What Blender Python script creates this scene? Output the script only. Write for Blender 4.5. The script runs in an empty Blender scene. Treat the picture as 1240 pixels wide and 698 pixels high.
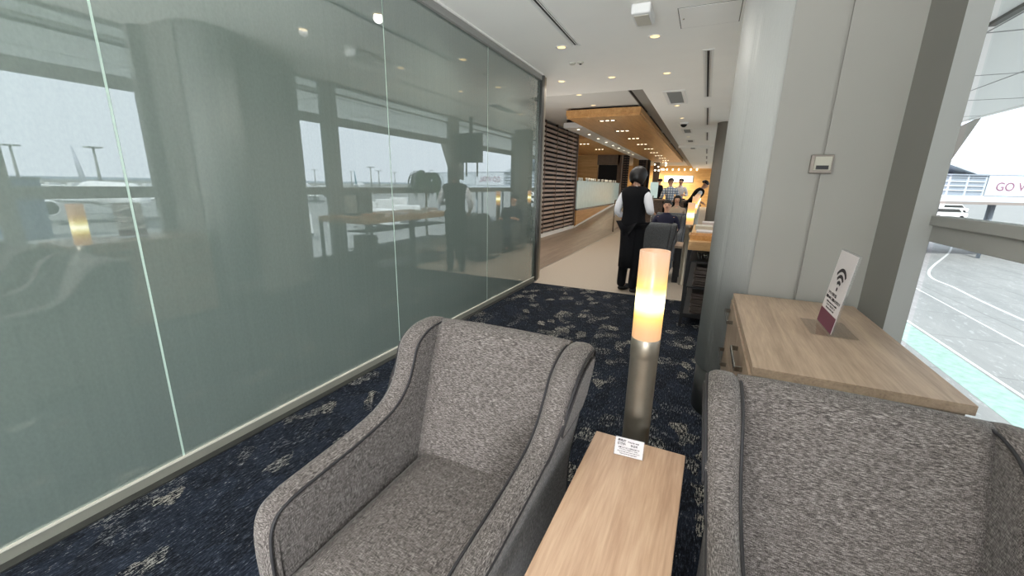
import bpy, bmesh, math, random
from mathutils import Vector, Matrix
random.seed(7)
SC = bpy.context.scene
COL = SC.collection
PI = math.pi
H = 1.37
GLX = -2.15          # face of the glass partition
CEIL = 2.77
APRON = -8.7

# ------------------------------------------------------------------ materials
def lin(c):
    return tuple(((v/255)/12.92 if v/255 <= 0.04045 else (((v/255)+0.055)/1.055)**2.4) for v in c)
def rgb(c): return lin(c)+(1,)
class NT:
    def __init__(s, m): s.m = m; s.t = m.node_tree; s.n = s.t.nodes; s.l = s.t.links
    def add(s, kind, **kw):
        x = s.n.new(kind)
        for k, v in kw.items():
            if k.startswith('_'): setattr(x, k[1:], v)
            else: x.inputs[k.replace('__', ' ')].default_value = v
        return x
    def link(s, a, b): s.l.new(a, b)
def newmat(name):
    m = bpy.data.materials.new(name); m.use_nodes = True
    return m, NT(m), m.node_tree.nodes['Principled BSDF']
def mat(name, c, rough=.5, metal=0, bump=0, bscale=80, spec=.5, vary=0, vscale=6, emit=None, es=0, trans=0, ior=1.45, coat=0):
    m, t, p = newmat(name)
    p.inputs['Base Color'].default_value = rgb(c)
    p.inputs['Roughness'].default_value = rough
    p.inputs['Metallic'].default_value = metal
    p.inputs['Specular IOR Level'].default_value = spec
    p.inputs['Transmission Weight'].default_value = trans
    p.inputs['IOR'].default_value = ior
    p.inputs['Coat Weight'].default_value = coat
    if emit: p.inputs['Emission Color'].default_value = rgb(emit); p.inputs['Emission Strength'].default_value = es
    tc = t.add('ShaderNodeTexCoord')
    if vary:
        n = t.add('ShaderNodeTexNoise', Scale=vscale, Detail=5.0); t.link(tc.outputs['Object'], n.inputs['Vector'])
        mx = t.add('ShaderNodeMix', _data_type='RGBA')
        mx.inputs['A'].default_value = rgb([max(0, v*(1-vary)) for v in c]); mx.inputs['B'].default_value = rgb([min(255, v*(1+vary)) for v in c])
        t.link(n.outputs['Fac'], mx.inputs['Factor']); t.link(mx.outputs['Result'], p.inputs['Base Color'])
    if bump:
        n = t.add('ShaderNodeTexNoise', Scale=bscale, Detail=3.0); t.link(tc.outputs['Object'], n.inputs['Vector'])
        b = t.add('ShaderNodeBump', Strength=bump, Distance=.01); t.link(n.outputs['Fac'], b.inputs['Height']); t.link(b.outputs['Normal'], p.inputs['Normal'])
    return m
def mapped(t, scale, rot=(0,0,0), coord='Object'):
    tc = t.add('ShaderNodeTexCoord'); mp = t.add('ShaderNodeMapping')
    mp.inputs['Scale'].default_value = scale; mp.inputs['Rotation'].default_value = rot
    t.link(tc.outputs[coord], mp.inputs['Vector']); return mp.outputs['Vector']
def ramp(t, fac, stops, const=False):
    r = t.add('ShaderNodeValToRGB'); e = r.color_ramp.elements
    if const: r.color_ramp.interpolation = 'CONSTANT'
    while len(e) < len(stops): e.new(.5)
    for i, (p, c) in enumerate(stops): e[i].position = p; e[i].color = rgb(c) if len(c) == 3 and max(c) > 1 else tuple(c)+(1,)
    t.link(fac, r.inputs['Fac']); return r.outputs['Color']
def mixc(t, fac, a, b, mode='MIX'):
    m = t.add('ShaderNodeMix', _data_type='RGBA', _blend_type=mode)
    for s, v in (('Factor', fac), ('A', a), ('B', b)):
        i = m.inputs[s] if s == 'Factor' else [q for q in m.inputs if q.name == s and q.type == 'RGBA'][0]
        if isinstance(v, (int, float)): i.default_value = v
        elif isinstance(v, tuple): i.default_value = rgb(v)
        else: t.link(v, i)
    return [o for o in m.outputs if o.type == 'RGBA'][0]
def math_(t, op, a, b=None):
    m = t.add('ShaderNodeMath', _operation=op)
    for k, v in enumerate((a, b)):
        if v is None: continue
        if isinstance(v, (int, float)): m.inputs[k].default_value = v
        else: t.link(v, m.inputs[k])
    return m.outputs[0]

def wood_mat(name, dark, light, axis='Y', scale=1.0, rough=.45, plank=None):
    m, t, p = newmat(name)
    s = {'X': (2.0, 26, 26), 'Y': (26, 1.6, 26), 'Z': (26, 26, 2.0)}[axis]
    v = mapped(t, tuple(q*scale for q in s))
    n = t.add('ShaderNodeTexNoise', Scale=1.0, Detail=6.0, Roughness=.65, Distortion=.6); t.link(v, n.inputs['Vector'])
    s2 = {'X': (9, 160, 160), 'Y': (160, 9, 160), 'Z': (160, 160, 9)}[axis]
    n2 = t.add('ShaderNodeTexNoise', Scale=1.0, Detail=3.0); t.link(mapped(t, tuple(q*scale for q in s2)), n2.inputs['Vector'])
    f = math_(t, 'ADD', math_(t, 'MULTIPLY', n.outputs['Fac'], .65), math_(t, 'MULTIPLY', n2.outputs['Fac'], .35))
    c = ramp(t, f, [(.36, dark), (.62, light)])
    t.link(c, p.inputs['Base Color']); p.inputs['Roughness'].default_value = rough
    b = t.add('ShaderNodeBump', Strength=.08, Distance=.002); t.link(f, b.inputs['Height']); t.link(b.outputs['Normal'], p.inputs['Normal'])
    return m
def fabric_mat(name, dark, mid, light):
    m, t, p = newmat(name)
    g = t.add('ShaderNodeNewGeometry'); sp = t.add('ShaderNodeSeparateXYZ'); t.link(g.outputs['Normal'], sp.inputs[0])
    tot = None; acc = None
    for sc, ax in (((640, 640, 80), 2), ((80, 640, 640), 0), ((640, 80, 640), 1)):
        n = t.add('ShaderNodeTexNoise', Scale=1.0, Detail=1.5); t.link(mapped(t, sc), n.inputs['Vector'])
        w = math_(t, 'POWER', math_(t, 'SUBTRACT', 1.0, math_(t, 'ABSOLUTE', sp.outputs[ax])), 1.6)
        q = math_(t, 'MULTIPLY', n.outputs['Fac'], w)
        acc = q if acc is None else math_(t, 'ADD', acc, q); tot = w if tot is None else math_(t, 'ADD', tot, w)
    e = t.add('ShaderNodeTexNoise', Scale=22.0, Detail=4.0)
    f = math_(t, 'ADD', math_(t, 'MULTIPLY', math_(t, 'DIVIDE', acc, tot), .93), math_(t, 'MULTIPLY', e.outputs['Fac'], .07))
    c = ramp(t, f, [(.36, dark), (.50, mid), (.66, light)])
    t.link(c, p.inputs['Base Color']); p.inputs['Roughness'].default_value = .92; p.inputs['Specular IOR Level'].default_value = .15
    p.inputs['Sheen Weight'].default_value = .1
    bm_ = t.add('ShaderNodeBump', Strength=.35, Distance=.0012); t.link(f, bm_.inputs['Height']); t.link(bm_.outputs['Normal'], p.inputs['Normal'])
    return m
def carpet_mat():
    m, t, p = newmat('navy_patch_carpet')
    # rectangular cells frayed by yarn streaks that run along the aisle
    wob = t.add('ShaderNodeTexNoise', Scale=1.0, Detail=3.0, Roughness=.7); t.link(mapped(t, (90, 16, 1)), wob.inputs['Vector'])
    tc = t.add('ShaderNodeTexCoord')
    dv = t.add('ShaderNodeVectorMath', _operation='SCALE'); dv.inputs['Scale'].default_value = .045; t.link(wob.outputs['Color'], dv.inputs[0])
    ad = t.add('ShaderNodeVectorMath', _operation='ADD'); t.link(tc.outputs['Object'], ad.inputs[0]); t.link(dv.outputs[0], ad.inputs[1])
    def cells(sx, sy, off):
        mp = t.add('ShaderNodeMapping'); mp.inputs['Scale'].default_value = (sx, sy, 1); mp.inputs['Location'].default_value = (off, off*.7, 0); t.link(ad.outputs[0], mp.inputs['Vector'])
        v = t.add('ShaderNodeTexVoronoi', _distance='CHEBYCHEV', _voronoi_dimensions='2D', Scale=1.0, Randomness=.8); t.link(mp.outputs[0], v.inputs['Vector'])
        s = t.add('ShaderNodeSeparateColor'); t.link(v.outputs['Color'], s.inputs[0]); return s
    A = cells(13, 9.5, 0); Bc = cells(3.6, 3.0, 5.3)
    st = t.add('ShaderNodeTexNoise', Scale=1.0, Detail=3.0, Roughness=.65); t.link(mapped(t, (170, 26, 1), (0, 0, .06)), st.inputs['Vector'])
    st2 = t.add('ShaderNodeTexNoise', Scale=1.0, Detail=4.0, Roughness=.7); t.link(mapped(t, (330, 110, 1)), st2.inputs['Vector'])
    nz = math_(t, 'ADD', math_(t, 'MULTIPLY', st.outputs['Fac'], .6), math_(t, 'MULTIPLY', st2.outputs['Fac'], .4))
    base = ramp(t, A.outputs[1], [(0, (11, 13, 18)), (.5, (17, 21, 29)), (1, (30, 36, 48))])
    fleck = ramp(t, nz, [(.40, (6, 8, 12)), (.50, (20, 24, 32)), (.62, (76, 82, 94))])
    c = mixc(t, .55, base, fleck)
    isl = math_(t, 'GREATER_THAN', A.outputs[0], .60); isl2 = math_(t, 'GREATER_THAN', Bc.outputs[0], .25)
    cov = math_(t, 'MULTIPLY', isl, isl2)                       # 1 in a pale block
    dens = math_(t, 'MULTIPLY', cov, math_(t, 'ADD', math_(t, 'MULTIPLY', A.outputs[2], .075), .030))
    thr = math_(t, 'GREATER_THAN', math_(t, 'ADD', nz, dens), .618)
    light = ramp(t, A.outputs[2], [(0, (84, 92, 104)), (1, (172, 168, 156))])
    c = mixc(t, math_(t, 'MULTIPLY', thr, .85), c, light)
    t.link(c, p.inputs['Base Color']); p.inputs['Roughness'].default_value = .95; p.inputs['Specular IOR Level'].default_value = .1
    b = t.add('ShaderNodeBump', Strength=.5, Distance=.004); t.link(nz, b.inputs['Height']); t.link(b.outputs['Normal'], p.inputs['Normal'])
    return m
def glasswall_mat():
    m, t, p = newmat('green_backed_glass'); out = [n for n in t.n if n.type == 'OUTPUT_MATERIAL'][0]
    n = t.add('ShaderNodeTexNoise', Scale=1.0, Detail=3.0); t.link(mapped(t, (1, 42, .35)), n.inputs['Vector'])
    g = t.add('ShaderNodeTexNoise', Scale=150.0, Detail=2.0)
    f = math_(t, 'ADD', math_(t, 'MULTIPLY', n.outputs['Fac'], .35), math_(t, 'MULTIPLY', g.outputs['Fac'], .65))
    c = ramp(t, f, [(.30, (108, 120, 114)), (.70, (116, 128, 122))])
    t.link(c, p.inputs['Base Color']); p.inputs['Roughness'].default_value = .9; p.inputs['Specular IOR Level'].default_value = 0
    gl = t.add('ShaderNodeBsdfGlossy', Roughness=.0); gl.inputs['Color'].default_value = (.95, .97, .96, 1)
    fr = t.add('ShaderNodeFresnel', IOR=1.75)
    fac = math_(t, 'MINIMUM', math_(t, 'ADD', math_(t, 'MULTIPLY', fr.outputs[0], .9), GL_BASE), GL_MAX)
    mx = t.add('ShaderNodeMixShader'); t.link(fac, mx.inputs[0]); t.link(p.outputs[0], mx.inputs[1]); t.link(gl.outputs[0], mx.inputs[2])
    t.link(mx.outputs[0], out.inputs['Surface']); return m
GL_BASE, GL_MAX = .19, .36
def pane_mat(name='clear_window_glass', tint=(.96, .985, .98, 1), base=.02):
    m, t, p = newmat(name); out = [n for n in t.n if n.type == 'OUTPUT_MATERIAL'][0]
    tr = t.add('ShaderNodeBsdfTransparent'); tr.inputs['Color'].default_value = tint
    gl = t.add('ShaderNodeBsdfGlossy', Roughness=.0)
    lw = t.add('ShaderNodeLayerWeight', Blend=.5)
    fc = math_(t, 'ADD', math_(t, 'MULTIPLY', math_(t, 'POWER', lw.outputs['Facing'], 5.0), .6), base)
    mx = t.add('ShaderNodeMixShader'); t.link(fc, mx.inputs[0]); t.link(tr.outputs[0], mx.inputs[1]); t.link(gl.outputs[0], mx.inputs[2])
    t.link(mx.outputs[0], out.inputs['Surface']); return m
def shade_mat():
    # frosted lamp tube: brightest in a band where the bulb sits
    m, t, p = newmat('frosted_lamp_tube')
    tc = t.add('ShaderNodeTexCoord'); s = t.add('ShaderNodeSeparateXYZ'); t.link(tc.outputs['Object'], s.inputs[0])
    d = math_(t, 'ABSOLUTE', math_(t, 'SUBTRACT', s.outputs[2], 1.00))
    u = math_(t, 'DIVIDE', d, .17)
    c = ramp(t, u, [(0, (255, 250, 220)), (.14, (255, 244, 170)), (.30, (255, 214, 92)), (.55, (250, 190, 120)), (1, (244, 190, 146))])
    st = ramp(t, u, [(0, (1, 1, 1)), (.14, (.72, .72, .72)), (.32, (.36, .36, .36)), (.6, (.27, .27, .27)), (1, (.22, .22, .22))])
    t.link(c, p.inputs['Emission Color']); t.link(math_(t, 'MULTIPLY', st, 3.0), p.inputs['Emission Strength'])
    p.inputs['Base Color'].default_value = rgb((120, 104, 92)); p.inputs['Roughness'].default_value = .3
    return m
M = {}
M['carpet'] = carpet_mat()
M['fabric'] = fabric_mat('grey_brown_woven_fabric', (40, 36, 34), (82, 76, 73), (136, 130, 126))
M['fabric_dark'] = fabric_mat('dark_grey_woven_fabric', (56, 58, 60), (84, 86, 88), (118, 120, 122))
M['piping'] = mat('dark_piping', (30, 28, 30), .7)
M['oak'] = wood_mat('pale_oak', (164, 130, 104), (196, 164, 136), 'Y')
M['cab_top'] = wood_mat('greyed_oak_top', (134, 114, 96), (170, 148, 126), 'Y', .9)
M['cab_body'] = wood_mat('greyed_oak_side', (128, 108, 90), (156, 136, 116), 'Z')
M['orange_wood'] = wood_mat('honey_wood', (188, 136, 80), (218, 170, 112), 'Y', .5, .35)
M['bright_wood'] = wood_mat('golden_wall_wood', (206, 158, 96), (236, 196, 136), 'X', .5)
M['dark_wood'] = wood_mat('dark_slat_wood', (70, 56, 48), (112, 94, 84), 'Y')
M['slat_wood'] = wood_mat('brown_grey_slats', (150, 130, 118), (186, 168, 154), 'Y')
M['desk_wood'] = wood_mat('desk_oak', (176, 132, 84), (208, 168, 118), 'X')
M['plank'] = wood_mat('greybrown_floor_planks', (122, 106, 92), (156, 140, 124), 'Y', .35, .35)
M['tilecarpet'] = mat('beige_woven_floor', (168, 156, 142), .9, bump=.4, bscale=120, vary=.16, vscale=60)
M['ceiling'] = mat('white_ceiling', (249, 248, 244), .9, vary=.012, vscale=3)
M['recess'] = mat('shaded_recess_white', (206, 206, 202), .9)  # white ceiling greyed to carry the shade inside the recess
M['wallgrey'] = mat('warm_grey_wall', (136, 133, 127), .85, bump=.05, bscale=300)
M['framegrey'] = mat('grey_painted_frame', (150, 150, 146), .6)
M['framedark'] = mat('dark_grey_reveal', (96, 94, 88), .7)
M['alu'] = mat('satin_aluminium', (176, 176, 172), .32, .85)
M['steel'] = mat('brushed_steel', (170, 168, 162), .25, 1)
M['darksteel'] = mat('dark_steel', (84, 84, 82), .4, .8)
M['bronze'] = mat('brushed_bronze', (158, 150, 136), .42, .8, vary=.06, vscale=20)
M['black'] = mat('black_matt', (18, 18, 20), .6)
M['blackcloth'] = mat('black_cloth', (16, 16, 19), .9, spec=.2)
M['white'] = mat('white_satin', (236, 236, 234), .5)
M['offwhite'] = mat('offwhite_plastic', (206, 202, 190), .5)
M['acrylic'] = pane_mat('clear_acrylic', (.97, .97, .97, 1), .08)
M['paper'] = mat('white_paper', (206, 200, 200), .7)
M['maroon'] = mat('maroon_print', (96, 46, 62), .6)
M['ink'] = mat('dark_ink', (38, 30, 34), .8)
M['shade'] = shade_mat()
M['glasswall'] = glasswall_mat()
M['seam'] = mat('pale_glass_edge', (186, 208, 196), .3)
M['pane'] = pane_mat()
M['lens'] = mat('warm_lamp_lens', (255, 226, 170), .4, emit=(255, 222, 160), es=1.3)
M['warmlens'] = mat('bright_lamp_lens', (255, 240, 215), .4, emit=(255, 238, 205), es=4)
M['skin'] = mat('skin', (206, 160, 134), .55)
M['hair'] = mat('black_hair', (22, 18, 17), .45)
M['shirt'] = mat('white_shirt', (232, 233, 238), .85)
M['frost'] = mat('frosted_counter_glass', (216, 240, 238), .22, vary=.06, vscale=5)
M['leaf'] = mat('dark_green_leaf', (48, 84, 44), .45, vary=.25, vscale=9)
M['trunk'] = mat('plant_stem', (112, 90, 62), .8)
M['concrete'] = mat('canopy_panel', (226, 226, 220), .8)
M['stone'] = mat('brown_stone_wall', (126, 108, 94), .7, vary=.12, vscale=10)

# ------------------------------------------------------------------ geometry helpers
def newbm(): return bmesh.new()
def obj(name, bm, m, parent=None, smooth=False, loc=None):
    me = bpy.data.meshes.new(name)
    bmesh.ops.recalc_face_normals(bm, faces=bm.faces[:])
    bm.to_mesh(me); bm.free()
    for mm in (m if isinstance(m, (list, tuple)) else [m]): me.materials.append(mm)
    if smooth:
        for p in me.polygons: p.use_smooth = True
    o = bpy.data.objects.new(name, me); COL.objects.link(o)
    if parent is not None: o.parent = parent
    if loc: o.location = loc
    return o
def box(bm, x0, x1, y0, y1, z0, z1, bev=0, seg=2, mi=0, mtx=None):
    v = [bm.verts.new((x, y, z)) for x in (x0, x1) for y in (y0, y1) for z in (z0, z1)]
    if mtx is not None:
        for q in v: q.co = mtx @ q.co
    F = [(0,1,3,2), (4,6,7,5), (0,4,5,1), (2,3,7,6), (0,2,6,4), (1,5,7,3)]
    fs = [bm.faces.new([v[i] for i in f]) for f in F]
    for f in fs: f.material_index = mi
    if bev:
        es = list({e for f in fs for e in f.edges})
        r = bmesh.ops.bevel(bm, geom=es, offset=bev, segments=seg, profile=.6, affect='EDGES')
        for f in r['faces']: f.material_index = mi
    return bm
def B(x0, x1, y0, y1, z0, z1, bev=0, seg=2):
    return box(newbm(), x0, x1, y0, y1, z0, z1, bev, seg)
def cyl(bm, p0, p1, r0, r1=None, n=24, caps=True, mi=0):
    r1 = r0 if r1 is None else r1
    p0 = Vector(p0); p1 = Vector(p1); d = (p1-p0).normalized()
    a = d.orthogonal().normalized(); b = d.cross(a)
    R0 = [bm.verts.new(p0+(a*math.cos(2*PI*i/n)+b*math.sin(2*PI*i/n))*r0) for i in range(n)]
    R1 = [bm.verts.new(p1+(a*math.cos(2*PI*i/n)+b*math.sin(2*PI*i/n))*r1) for i in range(n)]
    for i in range(n):
        f = bm.faces.new((R0[i], R0[(i+1)%n], R1[(i+1)%n], R1[i])); f.smooth = True; f.material_index = mi
    if caps:
        for R in (R0, R1): f = bm.faces.new(R); f.material_index = mi
    return bm
def tube(bm, pts, r, n=8, closed=False, mi=0):
    pts = [Vector(p) for p in pts]; rings = []; up = None
    for i, p in enumerate(pts):
        a = pts[i-1] if (i or closed) else p; b = pts[(i+1) % len(pts)] if (i < len(pts)-1 or closed) else p
        d = (b-a).normalized()
        if up is None: up = d.orthogonal().normalized()
        up = (up-d*up.dot(d)).normalized() if (up-d*up.dot(d)).length > 1e-6 else d.orthogonal().normalized()
        s = d.cross(up); rr = r[i] if isinstance(r, (list, tuple)) else r
        rings.append([bm.verts.new(p+(up*math.cos(2*PI*k/n)+s*math.sin(2*PI*k/n))*rr) for k in range(n)])
    m_ = len(rings)
    for i in range(m_ if closed else m_-1):
        A_, B_ = rings[i], rings[(i+1) % m_]
        for k in range(n):
            f = bm.faces.new((A_[k], A_[(k+1)%n], B_[(k+1)%n], B_[k])); f.smooth = True; f.material_index = mi
    if not closed: bm.faces.new(rings[0]); bm.faces.new(rings[-1])
    return bm
def lathe(bm, prof, n=32, c=(0,0,0), mi=0):
    rings = []
    for r, z in prof:
        rings.append([bm.verts.new((c[0]+r*math.cos(2*PI*k/n), c[1]+r*math.sin(2*PI*k/n), c[2]+z)) for k in range(n)] if r > 1e-5 else [bm.verts.new((c[0], c[1], c[2]+z))])
    for A_, B_ in zip(rings, rings[1:]):
        for k in range(n):
            k2 = (k+1) % n
            if len(A_) == 1 and len(B_) == 1: continue
            vs = (A_[0], B_[k], B_[k2]) if len(A_) == 1 else ((A_[k], A_[k2], B_[0]) if len(B_) == 1 else (A_[k], A_[k2], B_[k2], B_[k]))
            f = bm.faces.new(vs); f.smooth = True; f.material_index = mi
    return bm
def prism(bm, pts, vec, mi=0, bev=0):
    """closed polygon pts (3-D) swept along vec"""
    vec = Vector(vec)
    a = [bm.verts.new(Vector(p)) for p in pts]; b = [bm.verts.new(Vector(p)+vec) for p in pts]; n = len(a)
    fs = [bm.faces.new(a), bm.faces.new(b[::-1])]+[bm.faces.new((a[i], a[(i+1)%n], b[(i+1)%n], b[i])) for i in range(n)]
    for f in fs: f.material_index = mi
    if bev: bmesh.ops.bevel(bm, geom=list({e for f in fs for e in f.edges}), offset=bev, segments=2, profile=.6, affect='EDGES')
    return bm
def smoothpts(pts, per=6, closed=True):
    out = []; n = len(pts); P = [Vector(p) for p in pts]
    rng = range(n) if closed else range(n-1)
    for i in rng:
        p0 = P[(i-1) % n] if (closed or i) else P[i]; p1 = P[i]; p2 = P[(i+1) % n]; p3 = P[(i+2) % n] if (closed or i+2 < n) else P[-1]
        for k in range(per):
            t = k/per
            out.append(.5*((2*p1)+(-p0+p2)*t+(2*p0-5*p1+4*p2-p3)*t*t+(-p0+3*p1-3*p2+p3)*t**3))
    if not closed: out.append(P[-1])
    return out
def tag(o, label=None, cat=None, group=None, kind=None):
    if label: o['label'] = label
    if cat: o['category'] = cat
    if group: o['group'] = group
    if kind: o['kind'] = kind
    return o
def thing(name, label, cat, loc=(0,0,0), rz=0, group=None):
    o = bpy.data.objects.new(name, None); COL.objects.link(o)
    o.location = loc; o.rotation_euler = (0, 0, rz); o.empty_display_size = .1
    return tag(o, label, cat, group)
def struct(name, bm, m, label=None, smooth=False):
    return tag(obj(name, bm, m, None, smooth), label, None, None, 'structure')
def dup(o, loc=None, rz=None, label=None, group=None):
    c = o.copy(); COL.objects.link(c)
    if loc is not None: c.location = loc
    if rz is not None: c.rotation_euler = (0, 0, rz)
    if label: c['label'] = label
    if group: c['group'] = group
    for ch in list(o.children):
        k = ch.copy(); COL.objects.link(k); k.parent = c
        for g in list(ch.children):
            q = g.copy(); COL.objects.link(q); q.parent = k
    return c
def text(name, body, size, m, parent, mtx, align='CENTER', depth=.0004, bold=0):
    cu = bpy.data.curves.new(name, 'FONT'); cu.body = body; cu.size = size; cu.align_x = align; cu.align_y = 'CENTER'
    cu.extrude = depth; cu.offset = bold
    o = bpy.data.objects.new(name, cu); COL.objects.link(o)
    dg = bpy.context.evaluated_depsgraph_get(); dg.update()
    me = bpy.data.meshes.new_from_object(o.evaluated_get(dg)); bpy.data.objects.remove(o); bpy.data.curves.remove(cu)
    me.materials.clear(); me.materials.append(m); me.transform(mtx)
    r = bpy.data.objects.new(name, me); COL.objects.link(r); r.parent = parent
    return r
def evalmesh(o):
    dg = bpy.context.evaluated_depsgraph_get(); dg.update()
    me = bpy.data.meshes.new_from_object(o.evaluated_get(dg)); old = o.data; o.modifiers.clear(); o.data = me; me.name = old.name; bpy.data.meshes.remove(old)
    return o
def skin(name, nodes, edges, roots, m, parent=None, sub=2):
    """nodes: {key: (xyz, (rx, ry))}; grows one smooth skin round the joints"""
    keys = list(nodes); me = bpy.data.meshes.new(name)
    me.from_pydata([nodes[k][0] for k in keys], [(keys.index(a), keys.index(b)) for a, b in edges], [])
    o = bpy.data.objects.new(name, me); COL.objects.link(o)
    md = o.modifiers.new('skin', 'SKIN'); md.use_smooth_shade = True; md.branch_smoothing = .6
    for i, k in enumerate(keys):
        r = nodes[k][1]; sv = me.skin_vertices[0].data[i]
        sv.radius = (r, r) if isinstance(r, (int, float)) else r
        sv.use_root = k in roots
    s = o.modifiers.new('sub', 'SUBSURF'); s.levels = sub; s.render_levels = sub
    evalmesh(o); o.data.materials.append(m)
    for p in o.data.polygons: p.use_smooth = True
    if parent is not None: o.parent = parent
    return o
SKY_F, SKY_B, SUN_E, DL_E, CAN_E, EXPO = 2.35, 1.2, 5.5, 28, 36, 0.12
END_E, COVE_E, BAR_E, GLS_E = 215, 22, 24, 32
# ================================================================== THE ROOM
struct('floor', B(-2.35, 1.25, -14, -1.0, -.13, -.002), mat('pale_bounce_floor', (236, 232, 222), .8), 'pale floor added behind the seats to bounce sunlight up')  # unseen pale floor, added so that sunlight bounces onto the ceiling
struct('floor', B(-2.19, 1.0, -1.0, 5.30, -.12, 0), M['carpet'], 'navy carpet with frayed pale blocks')
struct('floor', B(-2.35, 1.0, 5.30, 34.2, -.12, 0), M['tilecarpet'], 'beige woven carpet beyond the navy carpet')
struct('floor', B(-7.2, -2.35, 5.30, 34.2, -.12, 0), M['plank'], 'grey-brown plank floor leading past the bar')
struct('trim_1', B(-7.2, -2.335, 5.285, 5.30, -.02, .004), M['alu'], 'thin metal strip along the edge of the navy carpet')
struct('trim_2', B(-2.36, -2.34, 5.30, 34.2, -.01, .003), M['alu'], 'thin metal strip between planks and beige carpet')
# ceiling
struct('ceiling', B(-2.35, 1.25, -3.6, 6.73, CEIL, 3.3), M['ceiling'], 'white ceiling over the navy carpet')
struct('ceiling', B(-1.03, 1.25, 6.73, 34.2, CEIL, 3.3), M['ceiling'], 'white ceiling along the windows')
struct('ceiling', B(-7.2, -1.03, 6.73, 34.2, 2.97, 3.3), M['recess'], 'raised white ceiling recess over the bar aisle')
struct('ceiling', B(-7.2, -2.35, 5.62, 6.73, CEIL, 3.3), M['ceiling'], 'white ceiling in front of the recess')
struct('trim_3', B(-1.03, 1.2, 15.7, 15.85, 2.70, CEIL), M['ceiling'], 'shallow white ceiling beam')
struct('trim_9', B(-1.42, -1.06, 6.75, 34.2, 2.962, 2.972), M['framegrey'], 'grey strip painted as shade along the edge of the ceiling recess')  # grey strip stands in for the shade just inside the recess edge
for i in range(7):
    y = 7.3+i*3.2
    tag(obj('recess_diffuser', B(-1.40, -1.36, y, y+2.6, 2.955, 2.962), M['black']), 'dark air slot along the edge of the ceiling recess', 'air vent', 'air slots along the recess channel')
# glass partition
seams = [-3.6, -2.20, -.66, .885, 2.47, 3.99, 5.43]
for i in range(6):
    y0, y1 = seams[i], seams[i+1]
    w = struct('wall_left', B(GLX-.02, GLX, y0+.005, y1-.005, .055, 2.70), M['glasswall'], 'green-tinted mirror-like glass panel')
    obj('seam_edge', B(GLX-.016, GLX-.001, y1-.0055, y1+.0045, .055, 2.70), M['seam'], w)
    w.data.materials[0] = M['glasswall']
struct('wall_left', B(GLX-.14, GLX-.021, -3.6, 5.43, 0, CEIL), M['framedark'], 'backing behind the glass panels')
struct('trim_4', B(GLX-.02, GLX+.03, -3.6, 5.43, 2.70, CEIL), M['framegrey'], 'top rail of the glass partition')
struct('trim_5', B(GLX-.02, GLX+.05, -3.6, 5.43, CEIL-.012, CEIL), M['ceiling'], 'white shadow-gap trim at the ceiling')
struct('baseboard_left', B(GLX-.02, GLX+.012, -3.6, 5.43, 0, .052), mat('skirting_grey', (140, 140, 130), .4, .3), 'grey-green skirting under the glass partition')
struct('trim_6', B(GLX-.0, GLX+.014, -3.6, 5.43, .050, .057), M['offwhite'], 'pale glazing bead at the foot of the glass')
struct('trim_8', B(GLX+.012, GLX+.055, -3.6, 5.43, 0, .006), M['darksteel'], 'dark metal strip between skirting and carpet')
struct('trim_7', B(GLX-.14, GLX+.035, 5.43, 5.52, 0, CEIL, .004), M['darksteel'], 'dark steel end post of the glass partition')
struct('trim_7', B(GLX-.14, GLX+.02, 5.52, 5.62, 0, CEIL, .004), M['bronze'], 'bronze edge strip of the glass partition')
struct('wall_left', B(-4.2, GLX-.14, 5.50, 5.62, 0, 3.2), M['framedark'], 'dark return wall behind the glass partition')
struct('wall_left', B(-4.2, -4.02, 5.62, 13.2, 0, 3.2), M['black'], 'dark wall behind the slatted screen')
# ---- window wall, plane X = .9
WX0, WX1 = .90, .955
def mullion(y0, y1, m='framegrey', x0=WX0, lab='grey window mullion'):
    struct('window_frame_post', B(x0, WX1+.01, y0, y1, 0, CEIL, .004), M[m], lab)
bays = [(-3.5, -1.85), (-1.75, -.2), (-.1, 1.27), (1.38, 2.36), (3.95, 4.57), (4.85, 7.89), (8.29, 11.2), (11.7, 14.6), (15.1, 18.0), (18.5, 21.4), (21.9, 26), (26.5, 33.8)]
edges_ = [-3.6]+[v for b in bays for v in b]+[34.2]
for i in range(0, len(edges_), 2):
    y0, y1 = edges_[i], edges_[i+1]
    if (round(y0, 2), round(y1, 2)) == (2.36, 3.95): continue
    mullion(y0, y1)
for i, (y0, y1) in enumerate(bays):
    n = 'window_%d' % (i+1)
    w = bpy.data.objects.new(n, None); COL.objects.link(w); w['kind'] = 'structure'
    w['label'] = 'tall three-part window onto the apron'
    for nm, z0, z1 in (('sill', .10, .24), ('rail', 1.165, 1.275), ('transom', 2.18, 2.30), ('head', 2.735, CEIL)):
        bm = B(WX0, WX1, y0, y1, z0, z1, .003)
        if nm == 'rail': box(bm, WX0-.012, WX0+.01, y0, y1, 1.235, 1.275, .003)
        if nm == 'head': box(bm, WX0+.01, WX0+.05, y0, y1, 2.62, 2.645)
        obj(nm, bm, M['framegrey'], w)
    obj('lower_wall', B(WX0+.03, WX1, y0, y1, 0, .10), M['framegrey'], w)
    obj('pane', B(.925, .931, y0, y1, .24, 2.735), M['pane'], w)
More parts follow.
